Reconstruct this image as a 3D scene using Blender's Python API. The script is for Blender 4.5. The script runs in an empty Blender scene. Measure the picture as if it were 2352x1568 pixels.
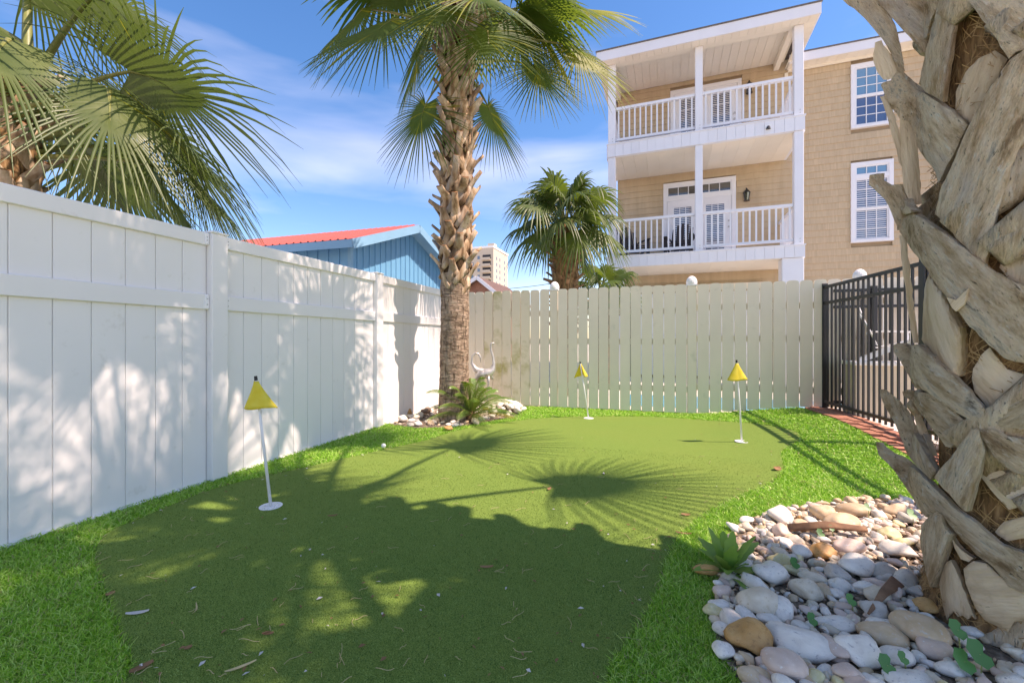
import bpy, bmesh, math, random
import numpy as np
from mathutils import Vector, Matrix

# ------------------------------------------------------------------ camera, sky, sun, exposure
SC = bpy.context.scene
COL = SC.collection
F, HOR, CX, CAMH = 985.0, 780.0, 1176.0, 1.05      # focal length and horizon of the photograph, on a 2352 px wide picture
cam_d = bpy.data.cameras.new('camera'); cam = bpy.data.objects.new('camera', cam_d); COL.objects.link(cam)
cam.location = (0, 0, CAMH); cam.rotation_euler = (math.radians(90), 0, 0)
cam_d.sensor_width = 36.0; cam_d.lens = 36.0 * F / 2352.0; cam_d.shift_y = -4.0 / 2352.0
cam_d.clip_start = 0.05; cam_d.clip_end = 3000
SC.camera = cam

SUN_H = Vector((0.954, -0.300, 0)).normalized()      # horizontal direction towards the sun
SUN_EL = math.radians(57)
sun_dir = Vector((SUN_H.x * math.cos(SUN_EL), SUN_H.y * math.cos(SUN_EL), math.sin(SUN_EL)))
sun_d = bpy.data.lights.new('sun', 'SUN'); sun = bpy.data.objects.new('sun', sun_d); COL.objects.link(sun)
sun_d.energy = 3.9; sun_d.angle = math.radians(0.53); sun_d.color = (1.0, 0.955, 0.88)
sun.rotation_euler = sun_dir.to_track_quat('Z', 'Y').to_euler(); sun.location = sun_dir * 30

world = bpy.data.worlds.new('World'); SC.world = world; world.use_nodes = True
wn = world.node_tree.nodes; wl = world.node_tree.links
for n in list(wn): wn.remove(n)
sky = wn.new('ShaderNodeTexSky'); sky.sky_type = 'NISHITA'; sky.sun_disc = False
sky.sun_elevation = SUN_EL; sky.sun_rotation = math.atan2(SUN_H.x, SUN_H.y)
sky.air_density = 1.0; sky.dust_density = 0.4; sky.ozone_density = 3.0; sky.altitude = 0
tcw = wn.new('ShaderNodeTexCoord')
mpw = wn.new('ShaderNodeMapping'); mpw.inputs['Scale'].default_value = (1.1, 1.2, 5.0); mpw.inputs['Rotation'].default_value = (0.0, 0.4, 0.2)
nzw = wn.new('ShaderNodeTexNoise'); nzw.inputs['Scale'].default_value = 1.7; nzw.inputs['Detail'].default_value = 5; nzw.inputs['Roughness'].default_value = 0.45; nzw.inputs['Distortion'].default_value = 0.25; mpw.inputs['Location'].default_value = (4.4, 8.1, 1.5)
crw = wn.new('ShaderNodeValToRGB'); crw.color_ramp.elements[0].position = 0.47; crw.color_ramp.elements[1].position = 0.90
crw.color_ramp.elements[0].color = (0, 0, 0, 1); crw.color_ramp.elements[1].color = (0.34, 0.34, 0.34, 1)
mxw = wn.new('ShaderNodeMix'); mxw.data_type = 'RGBA'
mxw.inputs['B'].default_value = (8.3, 8.9, 9.6, 1)                # thin cirrus, lit by the sun
bg = wn.new('ShaderNodeBackground'); bg.inputs['Strength'].default_value = 0.15
wo = wn.new('ShaderNodeOutputWorld')
wl.new(tcw.outputs['Generated'], mpw.inputs['Vector']); wl.new(mpw.outputs[0], nzw.inputs['Vector'])
wl.new(nzw.outputs['Fac'], crw.inputs[0]); wl.new(crw.outputs[0], mxw.inputs['Factor'])
hsw = wn.new('ShaderNodeHueSaturation'); hsw.inputs['Saturation'].default_value = 1.31; wl.new(sky.outputs[0], hsw.inputs['Color']); wl.new(hsw.outputs[0], mxw.inputs['A']); wl.new(mxw.outputs['Result'], bg.inputs['Color']); wl.new(bg.outputs[0], wo.inputs[0])

SC.view_settings.view_transform = 'Standard'; SC.view_settings.look = 'None'
SC.view_settings.exposure = 0.9; SC.view_settings.gamma = 1.0; SC.view_settings.use_curve_mapping = False
SC.view_settings.use_white_balance = True; SC.view_settings.white_balance_temperature = 7900; SC.view_settings.white_balance_tint = 28
SC.cycles.max_bounces = 8; SC.cycles.diffuse_bounces = 4; SC.cycles.transparent_max_bounces = 8
SC.cycles.use_denoising = True

# ------------------------------------------------------------------ helpers
R = random.Random(7)
def sm(a, b, t):
    t = min(1, max(0, (t - a) / (b - a))); return t * t * (3 - 2 * t)
U = Vector((0.3, 0.954, 0)).normalized(); V = Vector((0.954, -0.3, 0)).normalized()
def g(x, y):                                                     # height of the yard: it rises towards the far right corner
    v = V.x * x + V.y * y
    return 0.16 * sm(0.4, 2.2, v) * sm(3.0, 4.9, y) + 0.035 * sm(0.6, 1.4, v) * (1 - sm(3.0, 4.9, y))
def gnd(px, py):                                                 # where a line of sight of the photograph meets the yard
    z = 0.0
    for _ in range(6):
        Y = F * (CAMH - z) / (py - HOR); X = (px - CX) * Y / F; z = g(X, Y)
    return Vector((X, Y, z))
def at(px, py, Y): return Vector(((px - CX) * Y / F, Y, CAMH + (HOR - py) * Y / F))
def proj(p): return CX + p[0] * F / p[1], HOR - (p[2] - CAMH) * F / p[1]

def tag(o, label=None, cat=None, group=None, kind=None):
    if label: o['label'] = label
    if cat: o['category'] = cat
    if group: o['group'] = group
    if kind: o['kind'] = kind
    return o
def empty(name, loc, rz=0):
    o = bpy.data.objects.new(name, None); COL.objects.link(o); o.location = loc; o.rotation_euler = (0, 0, rz); o.empty_display_size = 0.1
    return o
def link(name, me, mat=None, parent=None, loc=None, rot=None, scale=None):
    o = bpy.data.objects.new(name, me); COL.objects.link(o)
    if mat is not None and not me.materials: me.materials.append(mat)
    if parent is not None: o.parent = parent
    if loc is not None: o.location = loc
    if rot is not None: o.rotation_euler = rot
    if scale is not None: o.scale = scale
    return o

class MB:
    def __init__(s): s.v = []; s.f = []; s.m = []
    def add(s, vs, fs, mi=0):
        o = len(s.v); s.v.extend([tuple(p) for p in vs]); s.f.extend([tuple(i + o for i in f) for f in fs]); s.m.extend([mi] * len(fs)); return s
    def box(s, x0, x1, y0, y1, z0, z1, mi=0):
        s.add([(x0,y0,z0),(x1,y0,z0),(x1,y1,z0),(x0,y1,z0),(x0,y0,z1),(x1,y0,z1),(x1,y1,z1),(x0,y1,z1)],
              [(0,3,2,1),(4,5,6,7),(0,1,5,4),(1,2,6,5),(2,3,7,6),(3,0,4,7)], mi); return s
    def bar(s, p, q, w, t, up=(0,0,1), mi=0):                    # rectangular bar from p to q
        p, q = Vector(p), Vector(q); d = (q - p).normalized(); a = d.cross(Vector(up))
        if a.length < 1e-4: a = d.cross(Vector((1, 0, 0)))
        a.normalize(); b = a.cross(d).normalized(); vs = []
        for c in (p, q):
            for i, j in ((-1,-1),(1,-1),(1,1),(-1,1)): vs.append(c + a * (i * w / 2) + b * (j * t / 2))
        s.add(vs, [(3,2,1,0),(4,5,6,7),(0,1,5,4),(1,2,6,5),(2,3,7,6),(3,0,4,7)], mi); return s
    def prism(s, poly, y0, y1, mi=0):                            # polygon in x,z pushed through y
        n = len(poly); vs = [(x, y0, z) for x, z in poly] + [(x, y1, z) for x, z in poly]
        fs = [tuple(range(n)), tuple(range(2 * n - 1, n - 1, -1))] + [((i + 1) % n, i, i + n, (i + 1) % n + n) for i in range(n)]
        s.add(vs, fs, mi); return s
    def tube(s, pts, rads, n=8, cap=True, mi=0, squash=1.0):
        pts = [Vector(p) for p in pts]; vs = []; ref = None
        for i, p in enumerate(pts):
            t = (pts[min(i + 1, len(pts) - 1)] - pts[max(i - 1, 0)]).normalized()
            if ref is None: ref = t.cross(Vector((0.13, 0.97, 0.21))); ref.normalize()
            ref = (ref - t * ref.dot(t)).normalized(); b = t.cross(ref)
            for k in range(n):
                a = 2 * math.pi * k / n; vs.append(p + (ref * math.cos(a) * squash + b * math.sin(a)) * rads[i])
        fs = [(i*n+k, i*n+(k+1)%n, (i+1)*n+(k+1)%n, (i+1)*n+k) for i in range(len(pts)-1) for k in range(n)]
        if cap: fs += [tuple(range(n-1, -1, -1)), tuple(range((len(pts)-1)*n, len(pts)*n))]
        s.add(vs, fs, mi); return s
    def lathe(s, prof, n=16, c=(0, 0, 0), mi=0):                 # (radius, z) profile
        vs = [(c[0]+r*math.cos(2*math.pi*k/n), c[1]+r*math.sin(2*math.pi*k/n), c[2]+z) for r, z in prof for k in range(n)]
        fs = [(i*n+k, i*n+(k+1)%n, (i+1)*n+(k+1)%n, (i+1)*n+k) for i in range(len(prof)-1) for k in range(n)]
        fs += [tuple(range(n-1, -1, -1)), tuple(range((len(prof)-1)*n, len(prof)*n))]
        s.add(vs, fs, mi); return s
    def sweep(s, pts, w, t, nrm, curl=0.0, mi=0, capmi=None, n=10):   # flat rounded band along pts; nrm points out of its face
        pts = [Vector(p) for p in pts]; vs = []
        for i, p in enumerate(pts):
            d = (pts[min(i + 1, len(pts) - 1)] - pts[max(i - 1, 0)]).normalized()
            nn = Vector(nrm[i]); nn = (nn - d * nn.dot(d)).normalized(); sd = d.cross(nn)
            for k in range(n):
                a = 2 * math.pi * (k + 0.5) / n; c_, s_ = math.cos(a), math.sin(a)
                u_ = math.copysign(abs(c_) ** 0.6, c_) * w[i] / 2; q_ = math.copysign(abs(s_) ** 0.6, s_) * t[i] / 2
                vs.append(p + sd * u_ + nn * (q_ - curl * w[i] * (2 * u_ / w[i]) ** 2))
        o = len(s.v); s.v.extend([tuple(p) for p in vs])
        for i in range(len(pts) - 1):
            for k in range(n):
                s.f.append((o+i*n+k, o+i*n+(k+1)%n, o+(i+1)*n+(k+1)%n, o+(i+1)*n+k)); s.m.append(mi)
        s.f.append(tuple(o + k for k in range(n - 1, -1, -1))); s.m.append(mi)
        s.f.append(tuple(o + (len(pts)-1)*n + k for k in range(n))); s.m.append(mi if capmi is None else capmi); return s
    def plank(s, pts, w, th, nrm, curl=0.05):                    # crisp-edged weathered plank with ragged ends
        pts = [Vector(p) for p in pts]; o = len(s.v); L = len(pts); n = 16; us = [-1, -0.62, -0.2, 0.2, 0.62, 1]
        for i, p in enumerate(pts):
            d = (pts[min(i + 1, L - 1)] - pts[max(i - 1, 0)]).normalized(); nn = Vector(nrm[i]); nn = (nn - d * nn.dot(d)).normalized(); sd = d.cross(nn); W = w[i] / 2; end = i in (0, L - 1)
            ring = [(u, 0.5) for u in us] + [(1.03, 0.22), (1.03, -0.22)] + [(u, -0.5) for u in us[::-1]] + [(-1.03, -0.22), (-1.03, 0.22)]
            for u, v in ring:
                jg = d * (R.uniform(-0.16, 0.16) * W if end else 0)
                s.v.append(tuple(p + jg + sd * (u * W) + nn * (v * th - curl * 2 * W * u * u)))
        for i in range(L - 1):
            for k in range(n): s.f.append((o+i*n+(k+1)%n, o+i*n+k, o+(i+1)*n+k, o+(i+1)*n+(k+1)%n)); s.m.append(0)
        for e in (0, L - 1):
            b = o + e * n; top = [b + k for k in range(6)]; bot = [b + 13 - k for k in range(6)]
            for k in range(5): s.f.append((top[k], top[k+1], bot[k+1], bot[k]) if e == 0 else (bot[k], bot[k+1], top[k+1], top[k])); s.m.append(0)
            s.f.append((b + 5, b + 6, b + 7, b + 8)); s.m.append(0); s.f.append((b + 13, b + 14, b + 15, b)); s.m.append(0)
        return s
    def mesh(s, name, smooth=False):
        me = bpy.data.meshes.new(name); me.from_pydata(s.v, [], s.f)
        if any(s.m): me.polygons.foreach_set('material_index', s.m)
        if smooth: me.polygons.foreach_set('use_smooth', [True] * len(me.polygons))
        me.update(); return me
    def build(s, name, mats, parent=None, smooth=False, bevel=0, **k):
        me = s.mesh(name, smooth)
        for m in (mats if isinstance(mats, (list, tuple)) else [mats]): me.materials.append(m)
        if bevel:
            bm = bmesh.new(); bm.from_mesh(me)
            es = [e for e in bm.edges if len(e.link_faces) == 2 and e.calc_face_angle(0) > 0.6]
            bmesh.ops.bevel(bm, geom=es, offset=bevel, segments=1, profile=0.5, affect='EDGES', clamp_overlap=True); bm.to_mesh(me); bm.free()
        return link(name, me, None, parent, **k)

def npmesh(name, verts, quads, mats, mi=None, smooth=False, parent=None):
    me = bpy.data.meshes.new(name); nv, nf = len(verts), len(quads); k = quads.shape[1]
    me.vertices.add(nv); me.vertices.foreach_set('co', np.asarray(verts, np.float32).ravel())
    me.loops.add(nf * k); me.loops.foreach_set('vertex_index', np.asarray(quads, np.int32).ravel())
    me.polygons.add(nf); me.polygons.foreach_set('loop_start', np.arange(0, nf * k, k, dtype=np.int32))
    if mi is not None: me.polygons.foreach_set('material_index', np.asarray(mi, np.int32))
    if smooth: me.polygons.foreach_set('use_smooth', np.ones(nf, bool))
    me.update(calc_edges=True)
    for m in (mats if isinstance(mats, (list, tuple)) else [mats]): me.materials.append(m)
    return link(name, me, None, parent)

def pmat(name, cols, scale=5, detail=5, rough=0.6, bump=0.0, bscale=None, stretch=(1, 1, 1), spec=0.3, rand=0.0, dist=0.0, metal=0.0,
         trans=0.0, tcol=None, wcoord=False, spots=None, bdist=0.01, nrough=0.55, cloud=None):
    m = bpy.data.materials.new(name); m.use_nodes = True; n = m.node_tree.nodes; l = m.node_tree.links
    b = n['Principled BSDF']; out = n['Material Output']
    b.inputs['Roughness'].default_value = rough; b.inputs['Specular IOR Level'].default_value = spec; b.inputs['Metallic'].default_value = metal
    if wcoord:
        ge = n.new('ShaderNodeNewGeometry'); src = ge.outputs['Position']
    else:
        tc = n.new('ShaderNodeTexCoord'); src = tc.outputs['Object']
    oi = n.new('ShaderNodeObjectInfo')
    if not wcoord:
        ad = n.new('ShaderNodeVectorMath'); ad.operation = 'MULTIPLY_ADD'; cb = n.new('ShaderNodeCombineXYZ')
        for i in range(3): l.new(oi.outputs['Random'], cb.inputs[i])
        l.new(cb.outputs[0], ad.inputs[0]); ad.inputs[1].default_value = (37, 23, 51); l.new(src, ad.inputs[2]); src = ad.outputs[0]
    mp = n.new('ShaderNodeMapping'); mp.inputs['Scale'].default_value = stretch; l.new(src, mp.inputs[0])
    def noise(sc, de, ro=nrough, di=dist):
        z = n.new('ShaderNodeTexNoise'); z.inputs['Scale'].default_value = sc; z.inputs['Detail'].default_value = de
        z.inputs['Roughness'].default_value = ro; z.inputs['Distortion'].default_value = di; l.new(mp.outputs[0], z.inputs['Vector']); return z
    nz = noise(scale, detail); cr = n.new('ShaderNodeValToRGB'); e = cr.color_ramp.elements
    while len(e) < len(cols): e.new(0.5)
    for el, (p, c) in zip(e, cols): el.position = p; el.color = (*c, 1)
    l.new(nz.outputs['Fac'], cr.inputs[0]); col = cr.outputs[0]
    if cloud:                                                   # broad second colour in patches: (scale, colour, low, high)
        zc = noise(cloud[0], 4); rc = n.new('ShaderNodeMapRange'); rc.inputs[1].default_value = cloud[2]; rc.inputs[2].default_value = cloud[3]
        l.new(zc.outputs['Fac'], rc.inputs[0]); mc = n.new('ShaderNodeMix'); mc.data_type = 'RGBA'
        l.new(rc.outputs[0], mc.inputs['Factor']); l.new(col, mc.inputs['A']); mc.inputs['B'].default_value = (*cloud[1], 1); col = mc.outputs['Result']
    if spots:
        for (ss, sc_, lo, hi) in spots:
            zc = noise(ss, 6, 0.65); rc = n.new('ShaderNodeMapRange'); rc.inputs[1].default_value = lo; rc.inputs[2].default_value = hi
            l.new(zc.outputs['Fac'], rc.inputs[0]); mc = n.new('ShaderNodeMix'); mc.data_type = 'RGBA'
            l.new(rc.outputs[0], mc.inputs['Factor']); l.new(col, mc.inputs['A']); mc.inputs['B'].default_value = (*sc_, 1); col = mc.outputs['Result']
    if rand:
        hv = n.new('ShaderNodeHueSaturation'); mr = n.new('ShaderNodeMapRange'); mr.inputs[3].default_value = 1 - rand; mr.inputs[4].default_value = 1 + rand
        l.new(oi.outputs['Random'], mr.inputs[0]); l.new(mr.outputs[0], hv.inputs['Value']); l.new(col, hv.inputs['Color']); col = hv.outputs[0]
    l.new(col, b.inputs['Base Color'])
    if bump:
        zb = noise(bscale or scale * 3, 6); bp = n.new('ShaderNodeBump'); bp.inputs['Strength'].default_value = bump; bp.inputs['Distance'].default_value = bdist
        l.new(zb.outputs['Fac'], bp.inputs['Height']); l.new(bp.outputs[0], b.inputs['Normal'])
    if trans:
        tr = n.new('ShaderNodeBsdfTranslucent'); ms = n.new('ShaderNodeMixShader'); ms.inputs[0].default_value = trans
        if tcol: tr.inputs['Color'].default_value = (*tcol, 1)
        else: l.new(col, tr.inputs['Color'])
        l.new(b.outputs[0], ms.inputs[1]); l.new(tr.outputs[0], ms.inputs[2]); l.new(ms.outputs[0], out.inputs['Surface'])
    return m
def flat(name, c, rough=0.5, var=0.06, scale=3, **k):
    a = tuple(max(0, x * (1 - var)) for x in c); b = tuple(min(1, x * (1 + var)) for x in c)
    return pmat(name, [(0.3, a), (0.7, b)], scale=scale, rough=rough, **k)
def glass(name, c, rough=0.03):
    m = bpy.data.materials.new(name); m.use_nodes = True; b = m.node_tree.nodes['Principled BSDF']
    b.inputs['Base Color'].default_value = (*c, 1); b.inputs['Roughness'].default_value = rough; b.inputs['Specular IOR Level'].default_value = 0.9
    b.inputs['IOR'].default_value = 1.8
    return m

M = {}
M['vinyl'] = flat('white_vinyl', (0.80, 0.79, 0.77), 0.42, 0.025, 1.3, spots=[(9, (0.62, 0.60, 0.55), 0.62, 0.85)], bump=0.04, bscale=4)
M['picket'] = flat('almond_vinyl', (0.87, 0.765, 0.62), 0.45, 0.03, 2, rand=0.03, spots=[(5, (0.58, 0.54, 0.42), 0.62, 0.9)])
M['picket_mould'] = flat('stained_vinyl', (0.87, 0.77, 0.60), 0.5, 0.04, 2, rand=0.03, spots=[(2.6, (0.52, 0.47, 0.20), 0.50, 0.68)])
M['capwhite'] = flat('white_cap', (0.85, 0.85, 0.84), 0.4, 0.02)
M['trim'] = flat('white_trim', (0.78, 0.78, 0.80), 0.5, 0.03, 2, rand=0.02)
M['soffit'] = flat('cream_soffit', (0.80, 0.74, 0.63), 0.6, 0.03, 2, rand=0.03)
M['shingle'] = pmat('tan_shingle', [(0.3, (0.50, 0.375, 0.24)), (0.7, (0.60, 0.46, 0.30))], 6, 6, 0.75, 0.25, 40, (1, 1, 0.15), rand=0.025)
M['siding_base'] = flat('siding_underlay', (0.33, 0.24, 0.15), 0.8)
M['roof_dark'] = flat('roof_shingle', (0.16, 0.14, 0.13), 0.85, 0.2, 30)
M['black'] = flat('black_metal', (0.022, 0.022, 0.024), 0.38, 0.1, spec=0.5)
M['dark'] = flat('dark_interior', (0.03, 0.03, 0.035), 0.6)
M['chairdark'] = flat('dark_chair_paint', (0.05, 0.04, 0.04), 0.5)
M['glass'] = glass('window_glass', (0.05, 0.075, 0.16)); M['glass_sky'] = glass('sky_painted_window_glass', (0.10, 0.24, 0.36)); M['glass_dark'] = glass('transom_glass', (0.035, 0.035, 0.03), 0.06)  # glass_sky: reflected sky painted into the base colour of the upper panes
M['blind'] = flat('blind_slat', (0.74, 0.73, 0.70), 0.5)
M['blue'] = flat('blue_panel', (0.135, 0.375, 0.575), 0.42, 0.05, 1.5, rand=0.03, spec=0.4)
M['bluetrim'] = flat('blue_trim', (0.22, 0.44, 0.60), 0.4, 0.04)
M['red'] = flat('red_metal_roof', (0.50, 0.10, 0.075), 0.4, 0.08)
M['tower'] = flat('tower_render', (0.55, 0.47, 0.37), 0.8, 0.04, 0.2); M['towerwin'] = glass('tower_window', (0.08, 0.10, 0.13), 0.1)
M['brick_red'] = flat('red_brick', (0.33, 0.17, 0.12), 0.8, 0.25, 12); M['brown_roof'] = flat('brown_roof', (0.16, 0.10, 0.08), 0.85, 0.2, 8)
M['green'] = pmat('putting_turf', [(0.30, (0.042, 0.092, 0.015)), (0.5, (0.140, 0.232, 0.040)), (0.70, (0.268, 0.385, 0.100))], 210, 3, 0.85, 0.8, 260, spec=0.15,
                  wcoord=True, bdist=0.004, cloud=(0.9, (0.165, 0.235, 0.048), 0.42, 0.85), nrough=0.7)
M['green_d'] = flat('putting_fibre_dark', (0.070, 0.145, 0.026), 0.8, 0.2, 9, wcoord=True); M['green_l'] = flat('putting_fibre_light', (0.255, 0.375, 0.10), 0.8, 0.2, 9, wcoord=True)
M['turfbase'] = flat('turf_backing', (0.16, 0.38, 0.04), 0.9, 0.4, 60, wcoord=True)
def leafmat(name, c1, c2, tr=0.25, rough=0.45, spec=0.35, tcol=None, rand=0.12):
    return pmat(name, [(0.3, c1), (0.7, c2)], 3, 4, rough, 0, rand=rand, trans=tr, tcol=tcol, spec=spec)
M['blade1'] = leafmat('turf_blade_dark', (0.14, 0.38, 0.025), (0.18, 0.44, 0.035), 0.4, 0.4)
M['blade2'] = leafmat('turf_blade_mid', (0.28, 0.60, 0.05), (0.34, 0.66, 0.07), 0.4, 0.4)
M['blade3'] = leafmat('turf_blade_light', (0.50, 0.76, 0.16), (0.60, 0.80, 0.24), 0.4, 0.4)
M['thatch'] = leafmat('turf_thatch', (0.36, 0.32, 0.13), (0.45, 0.40, 0.18), 0.15, 0.6)
M['ground'] = flat('sandy_bounce_ground', (0.56, 0.50, 0.41), 0.95, 0.2, 0.7, wcoord=True)  # sand tone lightened so the ground bounces warm light into the shade
M['soil'] = pmat('bed_soil', [(0.3, (0.08, 0.06, 0.045)), (0.55, (0.22, 0.165, 0.12)), (0.75, (0.42, 0.36, 0.30))], 45, 6, 0.95, 1.0, 60, wcoord=True)
M['paver'] = flat('terracotta_paver', (0.45, 0.20, 0.13), 0.85, 0.15, 14, rand=0.1)
M['deck'] = flat('pool_deck', (0.62, 0.57, 0.50), 0.85, 0.1, 12, wcoord=True)
M['aggregate'] = flat('speckled_wall', (0.62, 0.52, 0.38), 0.8, 0.06, 4, spots=[(60, (0.10, 0.08, 0.06), 0.66, 0.69)])
M['coping'] = flat('coping', (0.82, 0.80, 0.75), 0.6, 0.04)
M['plastic'] = flat('white_plastic', (0.82, 0.82, 0.82), 0.35, 0.02)
M['yellow'] = pmat('yellow_nylon', [(0.3, (0.84, 0.68, 0.05)), (0.7, (0.90, 0.78, 0.12))], 20, 3, 0.5, 0.1, 60, trans=0.3, tcol=(0.9, 0.75, 0.1))
M['pole'] = flat('white_pole', (0.82, 0.82, 0.82), 0.3, 0.02); M['tip'] = flat('black_tip', (0.03, 0.03, 0.03), 0.5)
M['cup'] = flat('white_cup', (0.78, 0.79, 0.82), 0.35, 0.03)
M['silver'] = flat('weathered_metal', (0.55, 0.53, 0.50), 0.38, 0.15, 14, metal=0.55, spots=[(10, (0.26, 0.17, 0.11), 0.58, 0.72)])

# ------------------------------------------------------------------ the ground
tag(MB().add([(-1500,-300,-0.07),(1500,-300,-0.07),(1500,2500,-0.07),(-1500,2500,-0.07)], [(0,1,2,3)]).build('ground', M['ground']), kind='structure')

LF0 = Vector((-2.251, 3.232, 0)); BF0 = Vector((2.54, 6.05, 0))       # a post of the side fence, a post of the back fence
def side(t, off=0): return LF0 + U * t + V * off                      # off > 0 : into the yard
def back(s, off=0): return BF0 + V * s - U * off                      # off > 0 : towards the camera
GATE0 = Vector((4.06, 5.58, 0)); GD = Vector((-0.22, -0.9755, 0)).normalized()
xs = np.arange(-4, 7.01, 0.125); ys = np.arange(-1.5, 8.01, 0.125)
def sheet(name, poly, mat, dz, step=0.10, kind='structure', jit=None):
    """ground sheet cut to a polygon and laid on the yard's slope, with a short skirt"""
    bm = bmesh.new(); vs = [bm.verts.new((p[0], p[1], 0)) for p in poly]; f = bm.faces.new(vs)
    x0, x1 = min(p[0] for p in poly), max(p[0] for p in poly); y0, y1 = min(p[1] for p in poly), max(p[1] for p in poly)
    for k in range(1, int((x1 - x0) / step)):
        bmesh.ops.bisect_plane(bm, geom=bm.verts[:] + bm.edges[:] + bm.faces[:], plane_co=(x0 + k * step, 0, 0), plane_no=(1, 0, 0))
    for k in range(1, int((y1 - y0) / step)):
        bmesh.ops.bisect_plane(bm, geom=bm.verts[:] + bm.edges[:] + bm.faces[:], plane_co=(0, y0 + k * step, 0), plane_no=(0, 1, 0))
    bmesh.ops.triangulate(bm, faces=bm.faces[:])
    for v in bm.verts: v.co.z = g(v.co.x, v.co.y) + dz
    for f in bm.faces: f.smooth = True
    if bm.faces and sum(f.normal.z for f in bm.faces) < 0: bmesh.ops.reverse_faces(bm, faces=bm.faces[:])
    bm.normal_update()
    if sum(f.normal.z for f in bm.faces) < 0: bmesh.ops.reverse_faces(bm, faces=bm.faces[:])
    me = bpy.data.meshes.new(name); bm.to_mesh(me); bm.free(); me.materials.append(mat)
    return tag(link(name, me), kind=kind)
def smooth_poly(pts, n=6):                                             # closed Catmull-Rom
    out = []; k = len(pts)
    for i in range(k):
        p0, p1, p2, p3 = (Vector((*pts[(i + j - 1) % k][:2], 0)) for j in range(4))
        for q in range(n):
            t = q / n; out.append(0.5 * ((2*p1) + (p2-p0)*t + (2*p0-5*p1+4*p2-p3)*t*t + (3*p1-p0-3*p2+p3)*t**3))
    return out
yard = [side(-4.4, 0), side(4.15, 0), back(1.32, 0.02), GATE0 + Vector((-0.27, 0, 0)), GATE0 + GD * 3.2 + Vector((-0.27, 0, 0)), Vector((3.6, 1.0, 0)), Vector((3.2, -0.4, 0)), Vector((-3.4, -0.4, 0))]
sheet('turf_ground', yard, M['turfbase'], 0.0, 0.2)
gpx = [(290,1568),(270,1440),(236,1345),(218,1280),(245,1228),(330,1190),(400,1160),(500,1122),(650,1086),(800,1053),(900,1030),(985,1011),(1045,991),(1130,975),
       (1250,961),(1400,957),(1550,961),(1700,971),(1800,985),(1836,998),(1832,1014),(1795,1040),(1800,1075),(1770,1110),(1700,1140),(1620,1180),(1562,1230),(1530,1290),(1512,1350),(1480,1420),(1430,1490),(1395,1568)]
green_poly = [gnd(*p) for p in gpx] + [Vector((0.25, 0.95, 0)), Vector((0.1, 0.3, 0)), Vector((-1.0, 0.3, 0)), Vector((-1.18, 0.9, 0))]
green_poly = [Vector((p.x, p.y, 0)) for p in smooth_poly(green_poly, 4)]
sheet('putting_green', green_poly, M['green'], 0.010, 0.12)
bpx = [(1735,1640),(1690,1560),(1650,1500),(1636,1420),(1645,1350),(1668,1290),(1680,1225),(1720,1193),(1800,1176),(1900,1160),(1960,1152),(2100,1152)]
bed_poly = [gnd(*p) for p in bpx] + [Vector((2.75, 2.45, 0)), Vector((2.6, 1.0, 0)), Vector((1.0, 0.85, 0))]
bed_poly = [Vector((p.x, p.y, 0)) for p in bed_poly]
rock_bed = sheet('rock_bed', bed_poly, M['soil'], 0.012, 0.1)
b2px = [(893,976),(960,985),(1030,983),(1075,978),(1130,968),(1185,957),(1195,945),(1160,930)]
bed2_poly = [gnd(*p) for p in b2px]; bed2_poly = [Vector((p.x, p.y, 0)) for p in bed2_poly] + [back(-2.0, 0.06), back(-3.3, 0.06), side(3.9, 0.05), side(2.42, 0.04)]
corner_bed = sheet('corner_rock_bed', bed2_poly, M['soil'], 0.012, 0.12)
rock_bed['label'] = 'bed of rounded white and tan stones around the foreground palm'
corner_bed['label'] = 'small bed of pale stones around the palm in the fence corner'

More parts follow.
